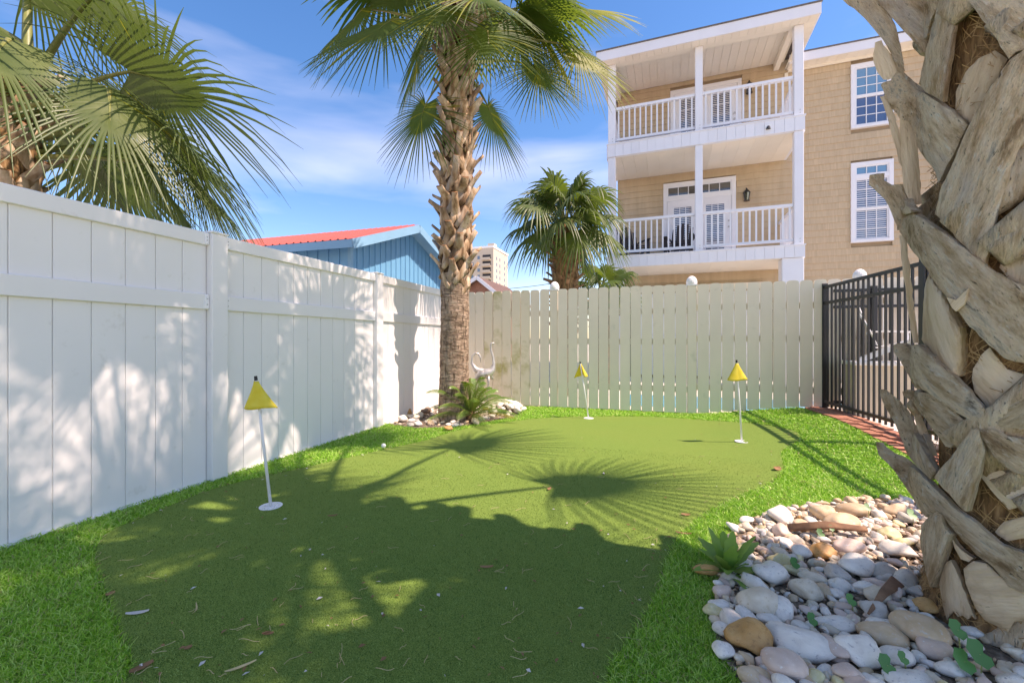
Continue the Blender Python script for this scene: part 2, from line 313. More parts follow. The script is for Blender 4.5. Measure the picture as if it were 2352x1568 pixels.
# turf pile: real blades, denser near the camera
def inside(P, poly):
    x, y = P[:, 0], P[:, 1]; r = np.zeros(len(P), bool); n = len(poly)
    for i in range(n):
        a, b = poly[i], poly[(i + 1) % n]
        c = ((a[1] > y) != (b[1] > y)) & (x < (b[0] - a[0]) * (y - a[1]) / (b[1] - a[1] + 1e-12) + a[0]); r ^= c
    return r
rng = np.random.default_rng(3)
def vg(x, y):
    s_ = lambda a, b, t: (lambda q: q * q * (3 - 2 * q))(np.clip((t - a) / (b - a), 0, 1))
    v = V.x * x + V.y * y
    return 0.16 * s_(0.4, 2.2, v) * s_(3.0, 4.9, y) + 0.035 * s_(0.6, 1.4, v) * (1 - s_(3.0, 4.9, y))
def blades(name, N, ok, hmin, hmax, wid, mats, probs, lean=0.5, zoff=0.0, far=1.0, wcap=3.2, dmax=99):
    P = np.c_[rng.uniform(-3.4, 4.6, N), rng.uniform(0.7, 7.3, N)]
    d = np.hypot(P[:, 0], P[:, 1]); ang = np.abs(P[:, 0]) < 1.3 * P[:, 1] + 0.3
    keep = ang & (rng.random(N) < np.clip((1.9 / np.maximum(d, 0.5)) ** 1.5, 0.06, 1.0) ** far); P = P[keep & (d < dmax)]; P = P[ok(P)]; n = len(P)
    d = np.hypot(P[:, 0], P[:, 1]); az = rng.uniform(0, 2 * np.pi, n); h = rng.uniform(hmin, hmax, n); w = wid * (0.8 + 0.5 * rng.random(n)) * np.clip(d / 1.9, 1, wcap)
    z = vg(P[:, 0], P[:, 1]) + zoff; B = np.c_[P, z]; s_ = np.c_[np.cos(az), np.sin(az), np.zeros(n)] * (w / 2)[:, None]
    la = rng.uniform(0, 2 * np.pi, n); lv = rng.uniform(0.1, lean, n) * h; ln = np.c_[np.cos(la) * lv, np.sin(la) * lv, np.zeros(n)]
    up = np.c_[np.zeros((n, 2)), h]
    vs = np.stack([B - s_, B + s_, B + s_ * 0.75 + up * 0.6 + ln * 0.35, B - s_ * 0.75 + up * 0.6 + ln * 0.35, B + up + ln * 1.0 + s_ * 0.1, B + up + ln * 1.0 - s_ * 0.1], 1).reshape(-1, 3)
    i = np.arange(n)[:, None] * 6; q = np.concatenate([i + np.array([[0, 1, 2, 3]]), i + np.array([[3, 2, 4, 5]])], 1).reshape(-1, 4)
    mi = np.repeat(rng.choice(len(mats), n, p=probs), 2)
    return tag(npmesh(name, vs, q, mats, mi), kind='stuff')
gp = [(p.x, p.y) for p in green_poly]; bp_ = [(p.x, p.y) for p in bed_poly]; bp2 = [(p.x, p.y) for p in bed2_poly]; yp = [(p.x, p.y) for p in yard]
okturf = lambda P: inside(P, yp) & ~inside(P, gp) & ~inside(P, bp_) & ~inside(P, bp2)
tf = blades('turf_grass', 2300000, okturf, 0.012, 0.027, 0.0036, [M['blade1'], M['blade2'], M['blade3'], M['thatch']], [0.22, 0.41, 0.32, 0.05], 1.9)
tag(tf, 'bright green artificial grass fringe around the putting green', 'grass')
pf = blades('putting_green_pile', 1500000, lambda P: inside(P, gp), 0.003, 0.0065, 0.0017,
            [M['green'], M['green_d'], M['green_l']], [0.46, 0.27, 0.27], 1.4, 0.010, far=2.0, wcap=1.6, dmax=4.2)
tag(pf, 'short mown pile of the putting green', 'grass')

# brick strip and pool terrace beyond the black railing
ps = empty('paver_strip', GATE0 + Vector((0, 0, g(4.0, 5.5) + 0.0)), math.atan2(GD.y, GD.x)); tag(ps, 'strip of red brick pavers along the foot of the black railing', 'paving', kind='structure')
for k in range(24):
    for r_ in range(-1, 2):
        x = k * 0.205 + (0.1 if r_ % 2 else 0); p = GATE0 + GD * (x + 0.1); zz = g(p.x - 0.1, p.y) - g(4.0, 5.5)
        MB().box(x + 0.003, x + 0.2, -0.16 + r_ * 0.104, -0.06 + r_ * 0.104, zz - 0.05, zz + 0.022 + R.uniform(-0.003, 0.003)).build('paver', M['paver'], ps)
terr = [GATE0 + Vector((0.02, 0, 0)), back(1.5, -0.4), back(7, -0.4), Vector((9, 0, 0)), Vector((3.9, 0, 0)), GATE0 + GD * 3.4 + Vector((0.05, 0, 0))]
MBt = MB(); MBt.add([(p.x, p.y, 0.15) for p in terr] + [(p.x, p.y, -0.2) for p in terr], [tuple(range(6)), *[(i, i + 6, (i + 1) % 6 + 6, (i + 1) % 6) for i in range(6)]])
tag(MBt.build('pool_terrace', M['deck']), kind='structure')
nb = [back(-3.3, -0.35), back(8, -0.35), back(8, -6.2), back(-3.3, -6.2)]
tag(MB().add([(p.x, p.y, -0.03) for p in nb], [(0, 1, 2, 3)]).build('neighbour_terrace', M['deck']), kind='structure')

M['pool'] = flat('pool_water', (0.05, 0.42, 0.62), 0.05, 0.1, 3, spec=0.6)
wt = [back(-1.0, -0.75), back(6, -0.75), back(6, -2.2), back(-1.0, -2.2)]
tag(MB().add([(p.x, p.y, -0.02) for p in wt], [(0, 1, 2, 3)]).build('pool_water', M['pool']), kind='structure')

# ------------------------------------------------------------------ white privacy fence on the left
RZU = math.atan2(U.y, U.x); RZV = math.atan2(V.y, V.x)
vf = empty('privacy_fence', LF0, RZU); tag(vf, 'tall white vinyl privacy fence dappled with palm shadows on the left', 'fence')
PT = [-4.04, -2.02, 0.0, 2.02, 4.08]
for t in PT:
    p = MB().box(t - 0.064, t + 0.064, -0.072, 0.056, -0.05, 1.835).build('post', M['vinyl'], vf, bevel=0.006)
    MB().box(-0.070, 0.070, -0.078, 0.062, 1.8352, 1.852).build('post_cap', M['vinyl'], p, bevel=0.005, loc=(t, 0, 0))
for a, b in zip(PT[:-1], PT[1:]):
    a2, b2 = a + 0.066, b - 0.066; n = 11; w = (b2 - a2) / n
    for k in range(n):                                                # tongue and groove boards with a recessed joint
        x0 = a2 + k * w; MB().box(x0 + 0.0022, x0 + w - 0.0022, -0.018 + R.uniform(-0.0006, 0.0006), 0.018, -0.01, 1.762).build('board', M['vinyl'], vf, bevel=0.0025)
    MB().box(a2, b2, -0.010, 0.010, -0.01, 1.75).build('groove_backing', M['vinyl'], vf)
    for nm, z0, z1 in (('top_rail', 1.742, 1.836), ('middle_rail', 1.272, 1.384), ('bottom_rail', -0.05, 0.014)):
        r_ = MB().box(a2 + 0.004, b2 - 0.004, -0.042, 0.042, z0, z1).build(nm, M['vinyl'], vf, bevel=0.004)
        if nm != 'bottom_rail':
            for xa, xb in ((a2 + 0.0005, a2 + 0.032), (b2 - 0.032, b2 - 0.0005)):
                MB().box(xa, xb, -0.0475, 0.0475, z0 + 0.006, z1 - 0.006).build('bracket', M['capwhite'], r_, bevel=0.002)
                for zz in (z0 + 0.035, z1 - 0.035): MB().tube([((xa+xb)/2, -0.0476, zz), ((xa+xb)/2, -0.0505, zz)], [0.005, 0.005], 8).build('screw', M['silver'], r_)

# ------------------------------------------------------------------ picket fence at the back
bf = empty('picket_fence', BF0, RZV); tag(bf, 'beige picket fence with rounded tops and white post caps across the back', 'fence')
def zb(s): p = back(s); return g(p.x, p.y)
posts = [-3.98, -1.985, 0.0, 2.0, 4.0, 6.0]
pk = {}
def picket_mesh(w, h):
    c = w * 0.30; poly = [(-w/2, 0), (w/2, 0), (w/2, h - c), (w/2 - c*0.12, h - c*0.45), (w/2 - c*0.45, h - c*0.12), (w/2 - c, h), (-w/2 + c, h), (-w/2 + c*0.45, h - c*0.12), (-w/2 + c*0.12, h - c*0.45), (-w/2, h - c)]
    return MB().prism([(x, z) for x, z in poly], -0.011, 0.011)
for k, s in enumerate(posts):
    z0 = zb(s) - 0.03
    if k == 0: continue
    p = MB().box(s - 0.062, s + 0.062, 0.0, 0.124, z0, 1.812).build('post', M['picket'], bf, bevel=0.006)
    c_ = MB().box(-0.07, 0.07, -0.008, 0.132, 1.8125, 1.835); c_.lathe([(0.068, 1.835), (0.075, 1.855), (0.073, 1.885), (0.062, 1.915), (0.042, 1.94), (0.02, 1.954), (0.004, 1.957)], 20, (0, 0.062, 0))
    c_.build('post_cap', M['capwhite'], p, smooth=False, loc=(s, 0, 0))
for a, b in zip(posts[:-1], posts[1:]):
    a2, b2 = a + 0.068, b - 0.068; n = 12; w = (b2 - a2) / n
    for k in range(n):
        x = a2 + (k + 0.5) * w; z0 = zb(x) + 0.012 + R.uniform(0, 0.006); gap = R.uniform(0.009, 0.013)
        mould = a < -3 and k in (5, 6, 7, 8, 9)
        picket_mesh(w - gap, 1.832 - z0 + R.uniform(-0.005, 0.004)).build('picket', M['picket_mould' if mould else 'picket'], bf, loc=(x, -0.002 + R.uniform(-0.002, 0.002), z0), rot=(0, R.uniform(-0.0018, 0.0018), 0))
    for z in (0.30, 0.98, 1.42): MB().box(a2 - 0.004, b2 + 0.004, 0.012, 0.055, z + (zb(a) + zb(b)) / 4, z + 0.085 + (zb(a) + zb(b)) / 4).build('rail', M['picket'], bf)

# ------------------------------------------------------------------ black railing
zg = g(4.0, 5.5)
br = empty('black_railing', GATE0 + Vector((0, 0, zg)), math.atan2(GD.y, GD.x)); tag(br, 'black metal railing running from the back fence towards the foreground palm', 'railing')
def rail_run(o, L, z0, z1, pitch, posts_, nm='picket', drop=lambda x: 0):
    for z, h in ((z1 - 0.03, 0.034), (z1 - 0.235, 0.034), (z0 + 0.06, 0.034)):
        m = MB(); n = 10
        for i in range(n): m.bar((L*i/n, 0, z - drop(L*i/n)), (L*(i+1)/n, 0, z - drop(L*(i+1)/n)), 0.034, h)
        m.build('rail', M['black'], o)
    k = pitch
    while k < L:
        MB().box(-0.009, 0.009, -0.009, 0.009, z0, z1 - 0.048).build(nm, M['black'], o, loc=(k, 0, -drop(k))); k += pitch
    for x in posts_: MB().box(x - 0.032, x + 0.032, -0.032, 0.032, z0 - 0.04 - drop(x), z1 + 0.02 - drop(x)).build('post', M['black'], o, bevel=0.004)
dr = lambda x: 0.16 * sm(0.6, 3.0, x)
rail_run(br, 3.6, 0.03, 1.60, 0.098, (0.0, 1.83, 3.6), drop=lambda x: 0.0)
br2 = empty('terrace_railing', back(1.66, 0.10) + Vector((0, 0, 0.15)), RZV); tag(br2, 'black metal railing in front of the picket fence behind the speckled wall', 'railing')
rail_run(br2, 2.6, 0.05, 1.55, 0.098, (0.42, 2.5))
# speckled raised wall with coping
sw = empty('planter_wall', back(1.72, 0.55) + Vector((0, 0, 0.15)), RZV); tag(sw, 'raised beige speckled wall with pale coping behind the black railing', 'wall')
MB().box(0, 3.4, 0, 0.34, 0, 0.60).build('wall_body', M['aggregate'], sw)
MB().box(-0.02, 3.42, -0.03, 0.37, 0.602, 0.645).build('coping', M['coping'], sw, bevel=0.006)

# ------------------------------------------------------------------ chairs (slatted, arched back)
def slat_chair(name, loc, rz, mat, label, group=None, sc=1.0):
    o = empty(name, loc, rz); o.scale = (sc,) * 3; tag(o, label, 'chair', group)
    for k in range(5):
        x = (k - 2) * 0.105; h = 0.74 - 0.035 * (k - 2) ** 2
        pts = [(x, 0.20 - 0.05 * 0, 0.30), (x * 1.03, 0.27, 0.50), (x * 1.08, 0.36, 0.72), (x * 1.12, 0.46, 0.30 + h)]
        MB().sweep(pts, [0.085, 0.09, 0.095, 0.07], [0.02] * 4, [(0, -1, 0.3)] * 4).build('back_slat', mat, o, smooth=False)
    for k in range(5):
        y = -0.30 + k * 0.11; MB().box(-0.27, 0.27, y, y + 0.095, 0.36 - 0.028 * k, 0.38 - 0.028 * k).build('seat_slat', mat, o, bevel=0.004)
    for s_ in (-1, 1):
        MB().sweep([(s_*0.33, -0.34, 0.55), (s_*0.33, 0.0, 0.565), (s_*0.31, 0.34, 0.56)], [0.12, 0.12, 0.08], [0.022]*3, [(0, 0, 1)]*3).build('armrest', mat, o)
        MB().bar((s_*0.32, -0.28, 0), (s_*0.32, -0.26, 0.54), 0.09, 0.03).build('leg', mat, o)
        MB().bar((s_*0.30, 0.48, 0), (s_*0.30, -0.25, 0.37), 0.03, 0.09).build('leg', mat, o)
    MB().bar((-0.30, 0.33, 0.53), (0.30, 0.33, 0.53), 0.05, 0.03).build('back_rail', mat, o)
    return o
pc = at(2042, 835, 5.0)
slat_chair('garden_chair', (back(2.12, 0.40).x, back(2.12, 0.40).y, 0.796), 0.9, M['plastic'], 'white slatted garden chair with arched back on the speckled wall', sc=0.62)

# ------------------------------------------------------------------ the tan house with two porches
HA = math.atan2(-0.3427, 0.9394)
house = empty('house', (4.66, 10.7, 0), HA); tag(house, 'tan shingled house with stacked white porches behind the back fence', 'house')
H = house; WY = 1.72
def hp(name, m, mat, par=None, **k): return m.build(name, mat, par or H, **k)
WX0, WX1 = -2.16, 7.6
hp('wall', MB().box(WX0, WX1, WY + 0.03, WY + 8, -0.05, 8.5), M['siding_base'])
# openings on the wall (x0, x1, z0, z1)
OPEN = [(-0.85, 1.05, 3.2, 5.62), (-0.66, 1.19, 6.2, 8.28), (3.70, 4.56, 3.52, 5.56), (3.70, 4.56, 6.44, 8.08)]
def world_h(x, y, z): return Vector((4.66, 10.7, 0)) + Vector((0.9394, -0.3427, 0)) * x + Vector((0.3427, 0.9394, 0)) * y + Vector((0, 0, z))
cells = []
ex = 0.172; z = 2.2
while z < 8.45:
    x = WX0 + R.uniform(-0.15, 0)
    while x < WX1:
        w = R.choice((0.13, 0.16, 0.19, 0.23, 0.26)); x1 = min(x + w, WX1); x0 = max(x, WX0)
        segs = [(x0, x1)]
        for (a, b, c, d) in OPEN:
            if z + 0.03 < d and z + ex - 0.03 > c:
                segs = [q for s0, s1 in segs for q in (((s0, min(s1, a)) if s0 < a else None), ((max(s0, b), s1) if s1 > b else None)) if q]
        for s0, s1 in segs:
            if s1 - s0 > 0.02: cells.append((s0, s1, z))
        x = x1 if x1 > x else WX1
    z += ex
def cell_key(c):
    p = world_h((c[0] + c[1]) / 2, WY, c[2]); u_, v_ = proj(p)
    vis = 1840 < u_ < 2110 and v_ < 645
    return -(c[1] - c[0]) * (1 if vis else 0.01)
cells.sort(key=cell_key)
sh_me = MB().add([(0.002,-0.026,0),(0.998,-0.026,0),(0.998,0.027,0),(0.002,0.027,0),(0.002,-0.006,ex+0.01),(0.998,-0.006,ex+0.01),(0.998,0.027,ex+0.01),(0.002,0.027,ex+0.01)],
                 [(0,3,2,1),(4,5,6,7),(0,1,5,4),(1,2,6,5),(2,3,7,6),(3,0,4,7)]).mesh('shingle'); sh_me.materials.append(M['shingle'])
rest = MB()
for i, (a, b, z) in enumerate(cells):
    if i < 290: link('shingle', sh_me, None, H, (a, WY + R.uniform(-0.0015, 0.0015), z), None, (b - a, 1, 1))
    else:
        j = R.uniform(-0.002, 0.002)
        rest.add([(a+0.0004,WY-0.026+j,z),(b-0.0004,WY-0.026+j,z),(b-0.0004,WY+0.027,z),(a+0.0004,WY+0.027,z),(a+0.0004,WY-0.006+j,z+ex+0.01),(b-0.0004,WY-0.006+j,z+ex+0.01),(b-0.0004,WY+0.027,z+ex+0.01),(a+0.0004,WY+0.027,z+ex+0.01)],
                 [(0,3,2,1),(4,5,6,7),(0,1,5,4),(1,2,6,5),(2,3,7,6),(3,0,4,7)])
tag(hp('shingle_courses', rest, M['shingle']), kind='stuff')
# porches
Z1, Z2, ZR = 3.22, 6.19, 8.31
for zt, zbm in ((Z1, 2.95), (Z2, 5.87)):
    d_ = hp('porch_floor', MB().box(-2.2, 2.2, 0.0, WY - 0.03, zbm + 0.02, zt - 0.01), M['soffit'])
    n = 22
    for k in range(n):
        x0 = -2.23 + 4.46 * k / n; MB().box(x0 + 0.002, x0 + 4.46/n - 0.002, -0.118, -0.09 + R.uniform(-0.001, 0.001), zbm, zt).build('fascia_board', M['trim'], d_)
    MB().box(-2.2, 2.2, -0.0895, -0.001, zbm + 0.004, zt - 0.012).build('rim_joist', M['trim'], d_)
    MB().box(-2.25, 2.25, -0.135, WY - 0.03, zt + 0.001, zt + 0.028).build('deck_edge', M['trim'], d_)
    n = 14
    for k in range(n):                                            # ceiling panels under the porch floor
        x0 = -2.2 + 4.4 * k / n; MB().box(x0 + 0.001, x0 + 4.4/n - 0.001, 0.0, WY - 0.03, zbm + 0.001, zbm + 0.018).build('ceiling_board', M['soffit'], d_)
    for s_ in (-1, 1): MB().box(s_*2.2 - 0.03 + 0.031*s_, s_*2.2 + 0.03 + 0.031*s_, 0.0, WY - 0.03, zbm, zt - 0.001).build('side_fascia', M['trim'], d_)
for x in (-2.12, 0.0, 2.12):
    for z0, z1 in ((Z1 + 0.029, 5.868), (Z2 + 0.029, ZR - 0.001)):
        w = 0.085 if x == 0 else 0.095
        p_ = hp('porch_post', MB().box(x - w, x + w, -0.09, 0.09, z0, z1), M['trim'], bevel=0.008)
        for zz in (0.06, 0.13): MB().tube([(x + 0.02, -0.0905, z0 + zz), (x + 0.02, -0.096, z0 + zz)], [0.012, 0.012], 8).build('bolt', M['silver'], p_)
for x, w in ((-2.02, 0.19), (2.0, 0.22)): hp('ground_post', MB().box(x - w, x + w, -0.085, 0.28, -0.05, 2.948), M['trim'], bevel=0.01)
def railing(zf, side_only=None):
    r_ = hp('railing', MB().box(-2.02, -0.09, -0.045, 0.045, zf + 0.90, zf + 0.965).box(0.09, 2.02, -0.045, 0.045, zf + 0.90, zf + 0.965), M['trim'])
    for a, b in ((-2.02, -0.09), (0.09, 2.02)):
        MB().box(a, b, -0.03, 0.03, zf + 0.09, zf + 0.15).build('bottom_rail', M['trim'], r_); n = 14
        for k in range(n):
            x = a + (b - a) * (k + 0.5) / n; MB().box(x - 0.019, x + 0.019, -0.019, 0.019, zf + 0.151, zf + 0.899).build('baluster', M['trim'], r_)
    for sx in (-2.12, 2.12):
        s_ = hp('railing', MB().box(sx - 0.045, sx + 0.045, 0.10, WY - 0.03, zf + 0.90, zf + 0.965), M['trim'])
        MB().box(sx - 0.03, sx + 0.03, 0.10, WY - 0.03, zf + 0.09, zf + 0.15).build('bottom_rail', M['trim'], s_); n = 11
        for k in range(n):
            y = 0.10 + (WY - 0.13) * (k + 0.5) / n; MB().box(sx - 0.019, sx + 0.019, y - 0.019, y + 0.019, zf + 0.151, zf + 0.899).build('baluster', M['trim'], s_)
railing(Z1 + 0.028); railing(Z2 + 0.028)
# upper ceiling, beams, roof
ceil = hp('porch_ceiling', MB().box(-2.2, 2.2, 0.0, WY - 0.03, 8.52, 8.56), M['soffit']); n = 22
for k in range(n): x0 = -2.2 + 4.4*k/n; MB().box(x0 + 0.003, x0 + 4.4/n - 0.003, 0.06, WY - 0.03, 8.505, 8.519).build('ceiling_board', M['soffit'], ceil)
hp('beam', MB().box(-2.22, 2.22, -0.10, 0.07, ZR, 8.519), M['soffit'])
for x in (-2.12, 2.02): hp('beam', MB().box(x - 0.06, x + 0.06, 0.071, WY - 0.03, ZR + 0.005, 8.503), M['soffit'])
OV = 0.30
roof = hp('roof', MB().add([(-2.5,-OV-0.08,8.545),(2.5,-OV-0.08,8.545),(2.5,9.4,9.3),(-2.5,9.4,9.3),(-2.5,-OV-0.08,8.575),(2.5,-OV-0.08,8.575),(2.5,9.4,9.34),(-2.5,9.4,9.34)],
     [(0,3,2,1),(4,5,6,7),(0,1,5,4),(1,2,6,5),(2,3,7,6),(3,0,4,7)]), M['roof_dark'])
MB().box(-2.48, 2.48, -OV - 0.06, -OV - 0.03, 8.30, 8.543).build('fascia', M['trim'], roof)
for s_ in (-1, 1): MB().box(s_*2.465 - 0.015, s_*2.465 + 0.015, -OV - 0.029, 9.0, 8.30, 8.54).build('fascia', M['trim'], roof)
n = 28
for k in range(n): x0 = -2.45 + 4.9*k/n; MB().box(x0 + 0.002, x0 + 4.9/n - 0.002, -OV - 0.03, -0.101, 8.302, 8.312).build('soffit_board', M['soffit'], roof)
for s_ in (-1, 1):
    for k in range(12): y0 = -0.10 + 0.2*k; MB().box(*(sorted((s_*2.222, s_*2.45))), y0 + 0.002, y0 + 0.198, 8.303, 8.313).build('soffit_board', M['soffit'], roof)
wr = hp('wing_roof', MB().add([(2.52,WY-OV-0.08,8.485),(8,WY-OV-0.08,8.485),(8,WY+7,9.3),(2.52,WY+7,9.3),(2.52,WY-OV-0.08,8.515),(8,WY-OV-0.08,8.515),(8,WY+7,9.34),(2.52,WY+7,9.34)],
     [(0,3,2,1),(4,5,6,7),(0,1,5,4),(1,2,6,5),(2,3,7,6),(3,0,4,7)]), M['roof_dark'])
MB().box(2.26, 7.98, WY - OV - 0.06, WY - OV - 0.03, 8.26, 8.483).build('fascia', M['trim'], wr)
n = 26
for k in range(n): x0 = 2.26 + 5.6*k/n; MB().box(x0 + 0.002, x0 + 5.6/n - 0.002, WY - OV - 0.03, WY - 0.03, 8.262, 8.272).build('soffit_board', M['soffit'], wr)
MB().box(2.3, 7.9, WY - 0.06, WY - 0.028, 8.20, 8.262).build('frieze', M['soffit'], wr)
hp('corner_board', MB().box(2.22, 2.30, WY - 0.05, WY + 0.02, 8.0, 8.2), M['soffit'])
# garage header seen below the lower porch
for gx0, gx1 in ((-1.75, -0.05), (0.05, 1.75), (2.6, 5.4)):
    gd = hp('garage_door', MB().box(gx0, gx1, WY - 0.06, WY + 0.02, 0.02, 2.4), M['trim'])
    for k in range(4): MB().box(gx0 + 0.06, gx1 - 0.06, WY - 0.08, WY - 0.061, 0.08 + 0.58 * k, 0.56 + 0.58 * k).build('door_panel', M['capwhite'], gd)
hp('header', MB().box(-1.8, 1.75, WY - 0.12, WY - 0.03, 2.45, 2.62), M['soffit'])
# doors and windows
def sash(par, x0, x1, z0, z1, y, nx, nz, gl, blinds, name='sash'):
    s_ = 0.035
    fr = MB().box(x0, x1, y - 0.03, y + 0.01, z0, z0 + s_).box(x0, x1, y - 0.03, y + 0.01, z1 - s_, z1).box(x0, x0 + s_, y - 0.03, y + 0.01, z0 + s_, z1 - s_).box(x1 - s_, x1, y - 0.03, y + 0.01, z0 + s_, z1 - s_)
    fr.build(name, M['trim'], par)
    a, b, c, d = x0 + s_, x1 - s_, z0 + s_, z1 - s_
    MB().box(a, b, y - 0.002, y + 0.004, c, d).build('pane', gl, par)
    for i in range(1, nx): x = a + (b - a) * i / nx; MB().box(x - 0.009, x + 0.009, y - 0.018, y - 0.003, c, d).build('muntin', M['trim'], par)
    for i in range(1, nz): zz = c + (d - c) * i / nz; MB().box(a, b, y - 0.0165, y - 0.0035, zz - 0.009, zz + 0.009).build('muntin', M['trim'], par)
    if blinds:
        n = int((d - c) / 0.05)
        for i in range(n):
            zz = c + (i + 0.5) * (d - c) / n
            MB().add([(a+0.004, y-0.009, zz-0.010), (b-0.004, y-0.009, zz-0.010), (b-0.004, y-0.0025, zz+0.009), (a+0.004, y-0.0025, zz+0.009), (a+0.004, y-0.0085, zz-0.0115), (b-0.004, y-0.0085, zz-0.0115)], [(0,1,2,3),(4,5,1,0)]).build('blind_slat', M['blind'], par)
def casing(name, x0, x1, z0, z1, y, t=0.09, sill=True):
    m = MB().box(x0 - t, x0, y - 0.06, y + 0.05, z0, z1 + t).box(x1, x1 + t, y - 0.06, y + 0.05, z0, z1 + t).box(x0, x1, y - 0.06, y + 0.05, z1, z1 + t)
    if sill: m.box(x0 - t, x1 + t, y - 0.07, y + 0.05, z0 - 0.07, z0 - 0.001)
    w_ = hp(name, m, M['trim']); MB().box(x0, x1, y + 0.02, y + 0.028, z0, z1).build('recess', M['dark'], w_); return w_
w1 = casing('window', 3.78, 4.48, 6.52, 8.00, WY)                     # upper wing window
sash(w1, 3.78, 4.48, 7.26, 8.00, WY - 0.012, 3, 3, M['glass_sky'], False); sash(w1, 3.78, 4.48, 6.52, 7.26, WY + 0.002, 3, 3, M['glass'], False)
w2 = casing('window', 3.78, 4.48, 3.60, 5.48, WY)
sash(w2, 3.78, 4.48, 5.24, 5.48, WY - 0.012, 3, 1, M['glass_sky'], False, 'transom'); MB().box(3.78, 4.48, WY - 0.055, WY + 0.01, 5.15, 5.239).build('transom_bar', M['trim'], w2)
sash(w2, 3.78, 4.48, 4.38, 5.149, WY - 0.012, 3, 3, M['glass'], True); sash(w2, 3.78, 4.48, 3.60, 4.379, WY + 0.002, 3, 3, M['glass'], True)
def french(x0, x1, z0, z1, transom, blind):
    d_ = casing('french_door', x0, x1, z0, z1, WY, 0.10, False); xm = (x0 + x1) / 2; zt = z1 - (0.36 if transom else 0)
    if transom:
        MB().box(x0, x1, WY - 0.05, WY + 0.01, zt - 0.06, zt + 0.06).build('transom_bar', M['trim'], d_); sash(d_, x0, x1, zt + 0.061, z1, WY - 0.005, 6, 1, M['glass_dark'], False, 'transom'); zt -= 0.061
    for a, b in ((x0 + 0.005, xm - 0.004), (xm + 0.004, x1 - 0.005)):
        lf = MB().box(a, a + 0.15, WY - 0.04, WY + 0.01, z0, zt).box(b - 0.15, b, WY - 0.04, WY + 0.01, z0, zt).box(a + 0.15, b - 0.15, WY - 0.04, WY + 0.01, zt - 0.17, zt).box(a + 0.15, b - 0.15, WY - 0.04, WY + 0.01, z0, z0 + 0.24)
        lf.build('door_leaf', M['trim'], d_); sash(d_, a + 0.15, b - 0.15, z0 + 0.241, zt - 0.171, WY - 0.008, 3, 5, M['glass'], blind)
    for zz in (0.95, 1.12): MB().tube([(x1 - 0.08, WY - 0.04, z0 + zz), (x1 - 0.08, WY - 0.085, z0 + zz)], [0.022, 0.03], 10).build('door_knob', M['silver'], d_)
french(-0.75, 0.95, Z1 + 0.03, 5.50, True, True); french(-0.56, 1.09, Z2 + 0.03, 8.18, False, True)
def lantern(x, z):
    l_ = hp('wall_lantern', MB().lathe([(0.10, 0.06), (0.085, 0.09), (0.03, 0.15), (0.012, 0.19)], 8, (x, WY - 0.15, z)), M['black'])
    MB().lathe([(0.075, -0.16), (0.085, -0.15), (0.06, -0.14)], 10, (x, WY - 0.15, z)).build('lantern_base', M['black'], l_)
    MB().lathe([(0.055, -0.14), (0.085, 0.058)], 8, (x, WY - 0.15, z)).build('lamp_glass', M['glass_dark'], l_)
    for k in range(4):
        a = math.pi / 4 + k * math.pi / 2; c_, s_ = math.cos(a), math.sin(a); MB().bar((x + 0.062*c_, WY - 0.15 + 0.062*s_, z - 0.14), (x + 0.092*c_, WY - 0.15 + 0.092*s_, z + 0.06), 0.012, 0.012).build('cage_bar', M['black'], l_)
    MB().tube([(x, WY - 0.02, z + 0.10), (x, WY - 0.08, z + 0.22), (x, WY - 0.15, z + 0.18)], [0.012] * 3, 6).build('arm', M['black'], l_)
    MB().box(x - 0.05, x + 0.05, WY - 0.045, WY - 0.026, z - 0.05, z + 0.16).build('back_plate', M['black'], l_)
lantern(1.30, 5.0); lantern(1.36, 7.93)
ul = hp('flood_light', MB().box(1.42, 1.56, -0.135, -0.119, 6.0, 6.10), M['capwhite'])
MB().lathe([(0.05, 0), (0.035, 0.05), (0.02, 0.07)], 10, (1.49, -0.15, 5.985)).build('lamp_head', M['black'], ul)
def hl(x, y, z): return world_h(x, y, z)
slat_chair('porch_chair', hl(-1.65, 0.75, Z1 + 0.03), HA + 0.5, M['chairdark'], 'dark chair on the lower porch beside the corner post', 'chairs on the lower porch')
slat_chair('porch_chair', hl(-0.42, 0.80, Z1 + 0.03), HA - 0.2, M['chairdark'], 'dark slatted chair on the lower porch in front of the door', 'chairs on the lower porch')

# ------------------------------------------------------------------ blue metal shed with red roof
SH0 = Vector((-3.01, 8.0, 0)); shed = empty('shed', SH0, RZU); tag(shed, 'blue ribbed metal shed with a red roof behind the white fence', 'shed')
GW, EH, PKZ = 4.0, 2.86, 3.58                                        # gable along local +x, long wall along local +y (to the left)
def gz(x): return EH + (PKZ - EH) * (1 - abs(x - GW / 2) / (GW / 2))
n = 21
for k in range(n):
    a, b = GW * k / n, GW * (k + 1) / n; m = MB()
    def pan(x0, x1, y): m.add([(x0, y, 0), (x1, y, 0), (x1, y, gz(x1)), (x0, y, gz(x0)), (x0, 0.03, 0), (x1, 0.03, 0), (x1, 0.03, gz(x1)), (x0, 0.03, gz(x0))], [(0,1,2,3),(1,5,6,2),(4,0,3,7),(3,2,6,7)])
    if a < GW / 2 < b: pan(a, GW / 2, 0.0); pan(GW / 2, b - 0.02, 0.0)
    else: pan(a, b - 0.02, 0.0)
    pan(b - 0.02, b, -0.016); m.build('wall_panel', M['blue'], shed)
n = 24
for k in range(n):
    a, b = 0.02 + 6.0 * k / n, 0.02 + 6.0 * (k + 1) / n
    MB().box(0.0, 0.03, a, b - 0.02, 0, EH - 0.005).box(-0.016, 0.03, b - 0.0199, b, 0, EH - 0.006).build('wall_panel', M['blue'], shed)
MB().box(GW - 0.03, GW, 0.03, 6.0, 0, EH - 0.01).build('far_wall', M['blue'], shed)
